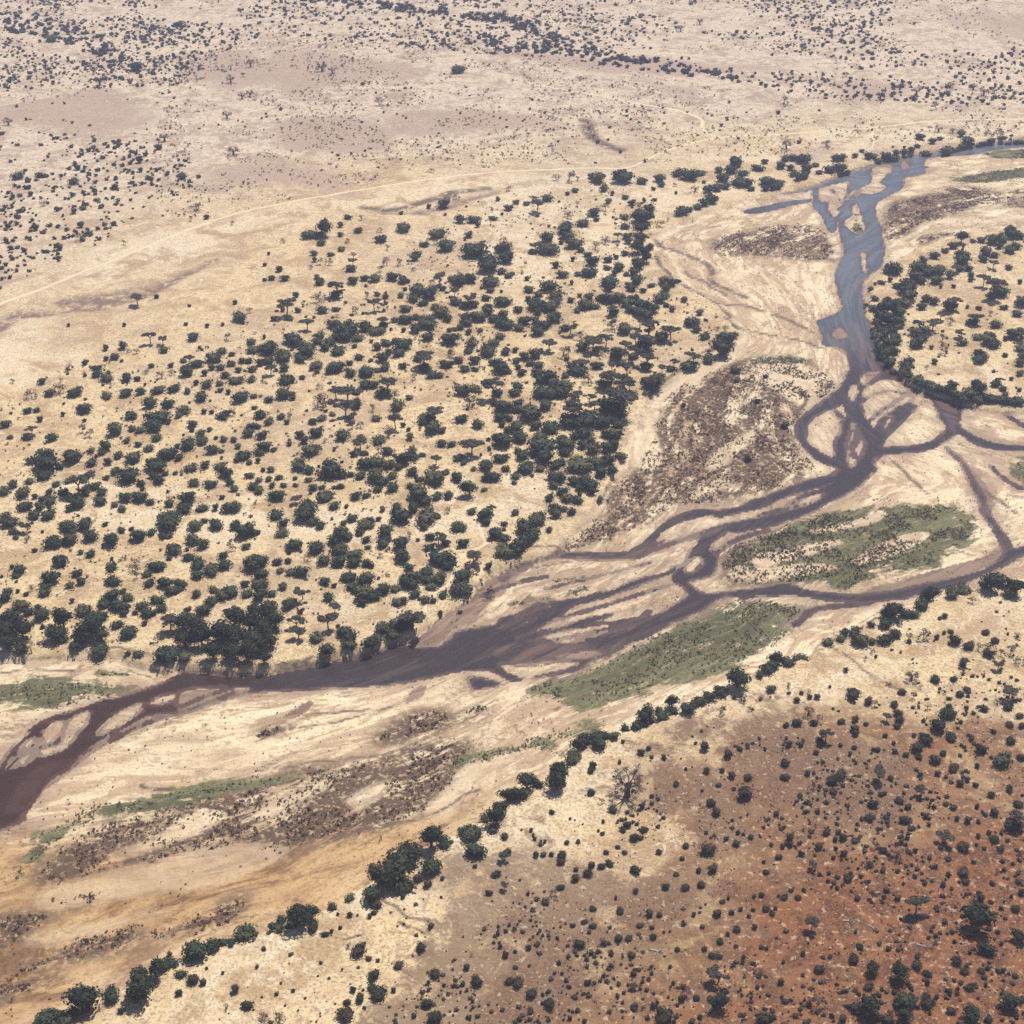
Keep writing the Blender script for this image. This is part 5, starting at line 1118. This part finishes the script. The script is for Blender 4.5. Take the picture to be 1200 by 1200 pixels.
def mini_bush(r):
    S = Shape(); t = r.uniform(0.55, 0.85)
    D, T = ico(0)
    V = D * np.array([0.42, 0.42, 0.42 * t]) * r.uniform(0.8, 1.15, size=(len(D), 1)) + np.array([0, 0, 0.34 * t])
    V[:, 2] = np.maximum(V[:, 2], 0); S.add(V, None, T, r.uniform(0, 0.5, size=len(T)))
    leaves(S, r, [((0, 0, 0.36 * t), (0.46, 0.46, 0.44 * t)), ((0.2, 0.1, 0.5 * t), (0.28, 0.28, 0.25 * t))], 15, 0.36, 1.0)
    return S.arrays()
def mini_tuft(r):
    S = Shape()
    leaves(S, r, [((0, 0, 0.22), (0.42, 0.42, 0.30))], 7, 0.55, 1.1, -0.1, (0.5, 1.05))
    return S.arrays()
MB_ = [mini_bush(np.random.default_rng(900 + i)) for i in range(14)]
MT_ = [mini_tuft(np.random.default_rng(950 + i)) for i in range(14)]

def scatter(poly_list, count, wl, thr, seed):
    r = np.random.default_rng(seed); out = []
    areas = []
    for P in poly_list:
        x, y = P[:, 0], P[:, 1]; areas.append(abs(np.dot(x, np.roll(y, 1)) - np.dot(y, np.roll(x, 1))) / 2)
    tot = sum(areas)
    for P, A in zip(poly_list, areas):
        m = max(4, int(count * A / tot)); got = 0; lo, hi = P.min(0), P.max(0)
        for _ in range(30):
            x = r.uniform(lo[0], hi[0], m * 3); y = r.uniform(lo[1], hi[1], m * 3)
            ok = sdf(P, x, y, 5) > 0
            ok &= r.uniform(size=len(x)) < sstep(thr - 0.1, thr + 0.1, fbm(x, y, wl, 3, seed))
            x, y = x[ok][:m - got], y[ok][:m - got]; out.append(np.stack([x, y], 1)); got += len(x)
            if got >= m: break
    return np.concatenate(out)
def FP(*ss, z=0.0): return [ground_poly(s, 0, 0, 1.0, z) for s in ss]
def items_for(protos, xy, lo, hi, seed, power=1.8, dry=True):
    r = np.random.default_rng(seed)
    Fd = ground_fields(xy[:, 0], xy[:, 1]); out = []
    for (x, y), z, w in zip(xy, Fd['z'], Fd['wat']):
        if w > -1.0: continue
        s = lo + (hi - lo) * r.uniform() ** power
        out.append((protos[r.integers(len(protos))], x, y, z - 0.03, (s * r.uniform(0.85, 1.2), s * r.uniform(0.85, 1.2), s * r.uniform(0.75, 1.1)), r.uniform(0, 6.28)))
    return out
B_ITEMS = [(CA['s'][r['i']], r['x'], r['y'], r['z'] - 0.05, r['s'], r['rz']) for r in REST['s']]
B_ITEMS += items_for(MB_, scatter(FP("-120,-30 1320,-30 1320,112 1000,118 860,96 700,62 560,64 430,52 300,46 200,104 100,98 -120,112"), 6600, 110, 0.47, 1), 1.6, 5.0, 1)
B_ITEMS += items_for(MB_, scatter(FP("-80,-10 120,-8 215,30 200,90 130,104 -80,108"), 1500, 50, 0.45, 8), 1.4, 4.4, 8)
B_ITEMS += items_for(MB_, scatter(FP("-80,165 60,155 190,175 235,205 215,235 150,262 80,312 -80,345"), 720, 40, 0.45, 2), 1.8, 5.0, 2)
B_ITEMS += items_for(MB_, scatter(FP("430,12 520,18 600,34 650,58 720,70 850,90 830,80 740,66 680,50 600,22 520,6 430,2", "290,-4 345,1 440,12 560,20 640,40 600,20 440,2 330,-8", "10,20 60,22 115,42 135,66 100,62 60,48 10,38", "560,40 650,55 800,78 860,92 820,92 700,76 590,62"), 520, 30, 0.35, 3), 3.0, 7.0, 3, 1.2)
B_ITEMS += items_for(MB_, scatter(FP("-60,120 1300,120 1300,170 1000,140 800,190 480,205 200,255 -60,345"), 420, 60, 0.5, 4), 1.0, 3.4, 4)
B_ITEMS += items_for(MB_, scatter(FP("480,1260 560,1090 640,1030 720,960 860,870 1010,850 1180,760 1290,740 1290,1260"), 2600, 26, 0.48, 5), 0.5, 2.2, 5, 2.0)
B_ITEMS += items_for(MB_, scatter(FP("200,1240 300,1120 480,1050 640,950 860,830 1040,740 1280,690 1280,780 1010,850 860,880 720,960 560,1090 480,1260"), 260, 20, 0.45, 6), 0.5, 1.9, 6)
B_ITEMS += items_for(MB_, scatter(FP("0,470 200,410 420,320 560,235 760,225 770,300 850,390 740,480 715,560 620,640 480,735 0,755", "1030,330 1110,290 1260,275 1260,480 1100,455 1040,410"), 700, 30, 0.4, 7), 0.8, 3.0, 7)
joined('scrub', B_ITEMS, M_BUSH, 'countless small dark bushes dotted over the dry plain')
T_ITEMS = items_for(MT_, scatter(P_SCRUB, 15000, 9, 0.46, 11), 0.5, 1.7, 11)
T_ITEMS += items_for(MT_, scatter(FP("0,470 200,410 420,320 560,235 760,225 770,300 850,390 740,480 715,560 620,640 480,735 0,755"), 2600, 16, 0.52, 12), 0.7, 2.6, 12)
T_ITEMS += items_for(MT_, scatter(FP("480,1260 560,1090 640,1030 720,960 860,870 1010,850 1180,760 1290,740 1290,1260"), 2600, 12, 0.5, 13), 0.4, 1.1, 13)
T_ITEMS += items_for(MT_, scatter(FP("200,100 300,50 600,60 900,110 1250,120 1250,150 800,190 480,205 200,255"), 5200, 30, 0.5, 14), 0.8, 3.0, 14)
T_ITEMS += items_for(MT_, scatter(FP("-80,-30 1280,-30 1280,60 600,60 200,100 -80,120"), 5000, 60, 0.48, 16), 1.0, 3.4, 16)
T_ITEMS += items_for(MT_, scatter(P_BED, 4200, 12, 0.56, 31), 0.4, 1.2, 31)
joined('undergrowth', T_ITEMS, M_SCRUB, 'low brown scrub and dry brush covering bars and plain')

joined('sedge', items_for(MT_, scatter(P_GREEN, 7000, 9, 0.47, 21), 0.5, 1.6, 21), M_SEDGE, 'low green sedge and grass on the moist bars')

# ---------------------------------------------------------------- the hazy air
hz = NT('dry season haze')
hz.t.nodes.remove(hz.bsdf)
pv = hz.new('ShaderNodeVolumePrincipled')
pv.inputs['Color'].default_value = (0.58, 0.66, 1.0, 1)
pv.inputs['Density'].default_value = 0.00011
pv.inputs['Anisotropy'].default_value = 0.2
hz.t.links.new(pv.outputs[0], hz.out.inputs['Volume'])
S = Shape(); e = 45000.0
S.add([(-e, -e, -8), (e, -e, -8), (e, e, -8), (-e, e, -8), (-e, -e, 430), (e, -e, 430), (e, e, 430), (-e, e, 430)], [(3, 2, 1, 0), (4, 5, 6, 7), (0, 1, 5, 4), (1, 2, 6, 5), (2, 3, 7, 6), (3, 0, 4, 7)])
V, Q, T, a = S.arrays()
link('haze', mesh_from('haze', V, Q, T), hz.mat, kind='stuff', label='thin bluish haze over the plain')
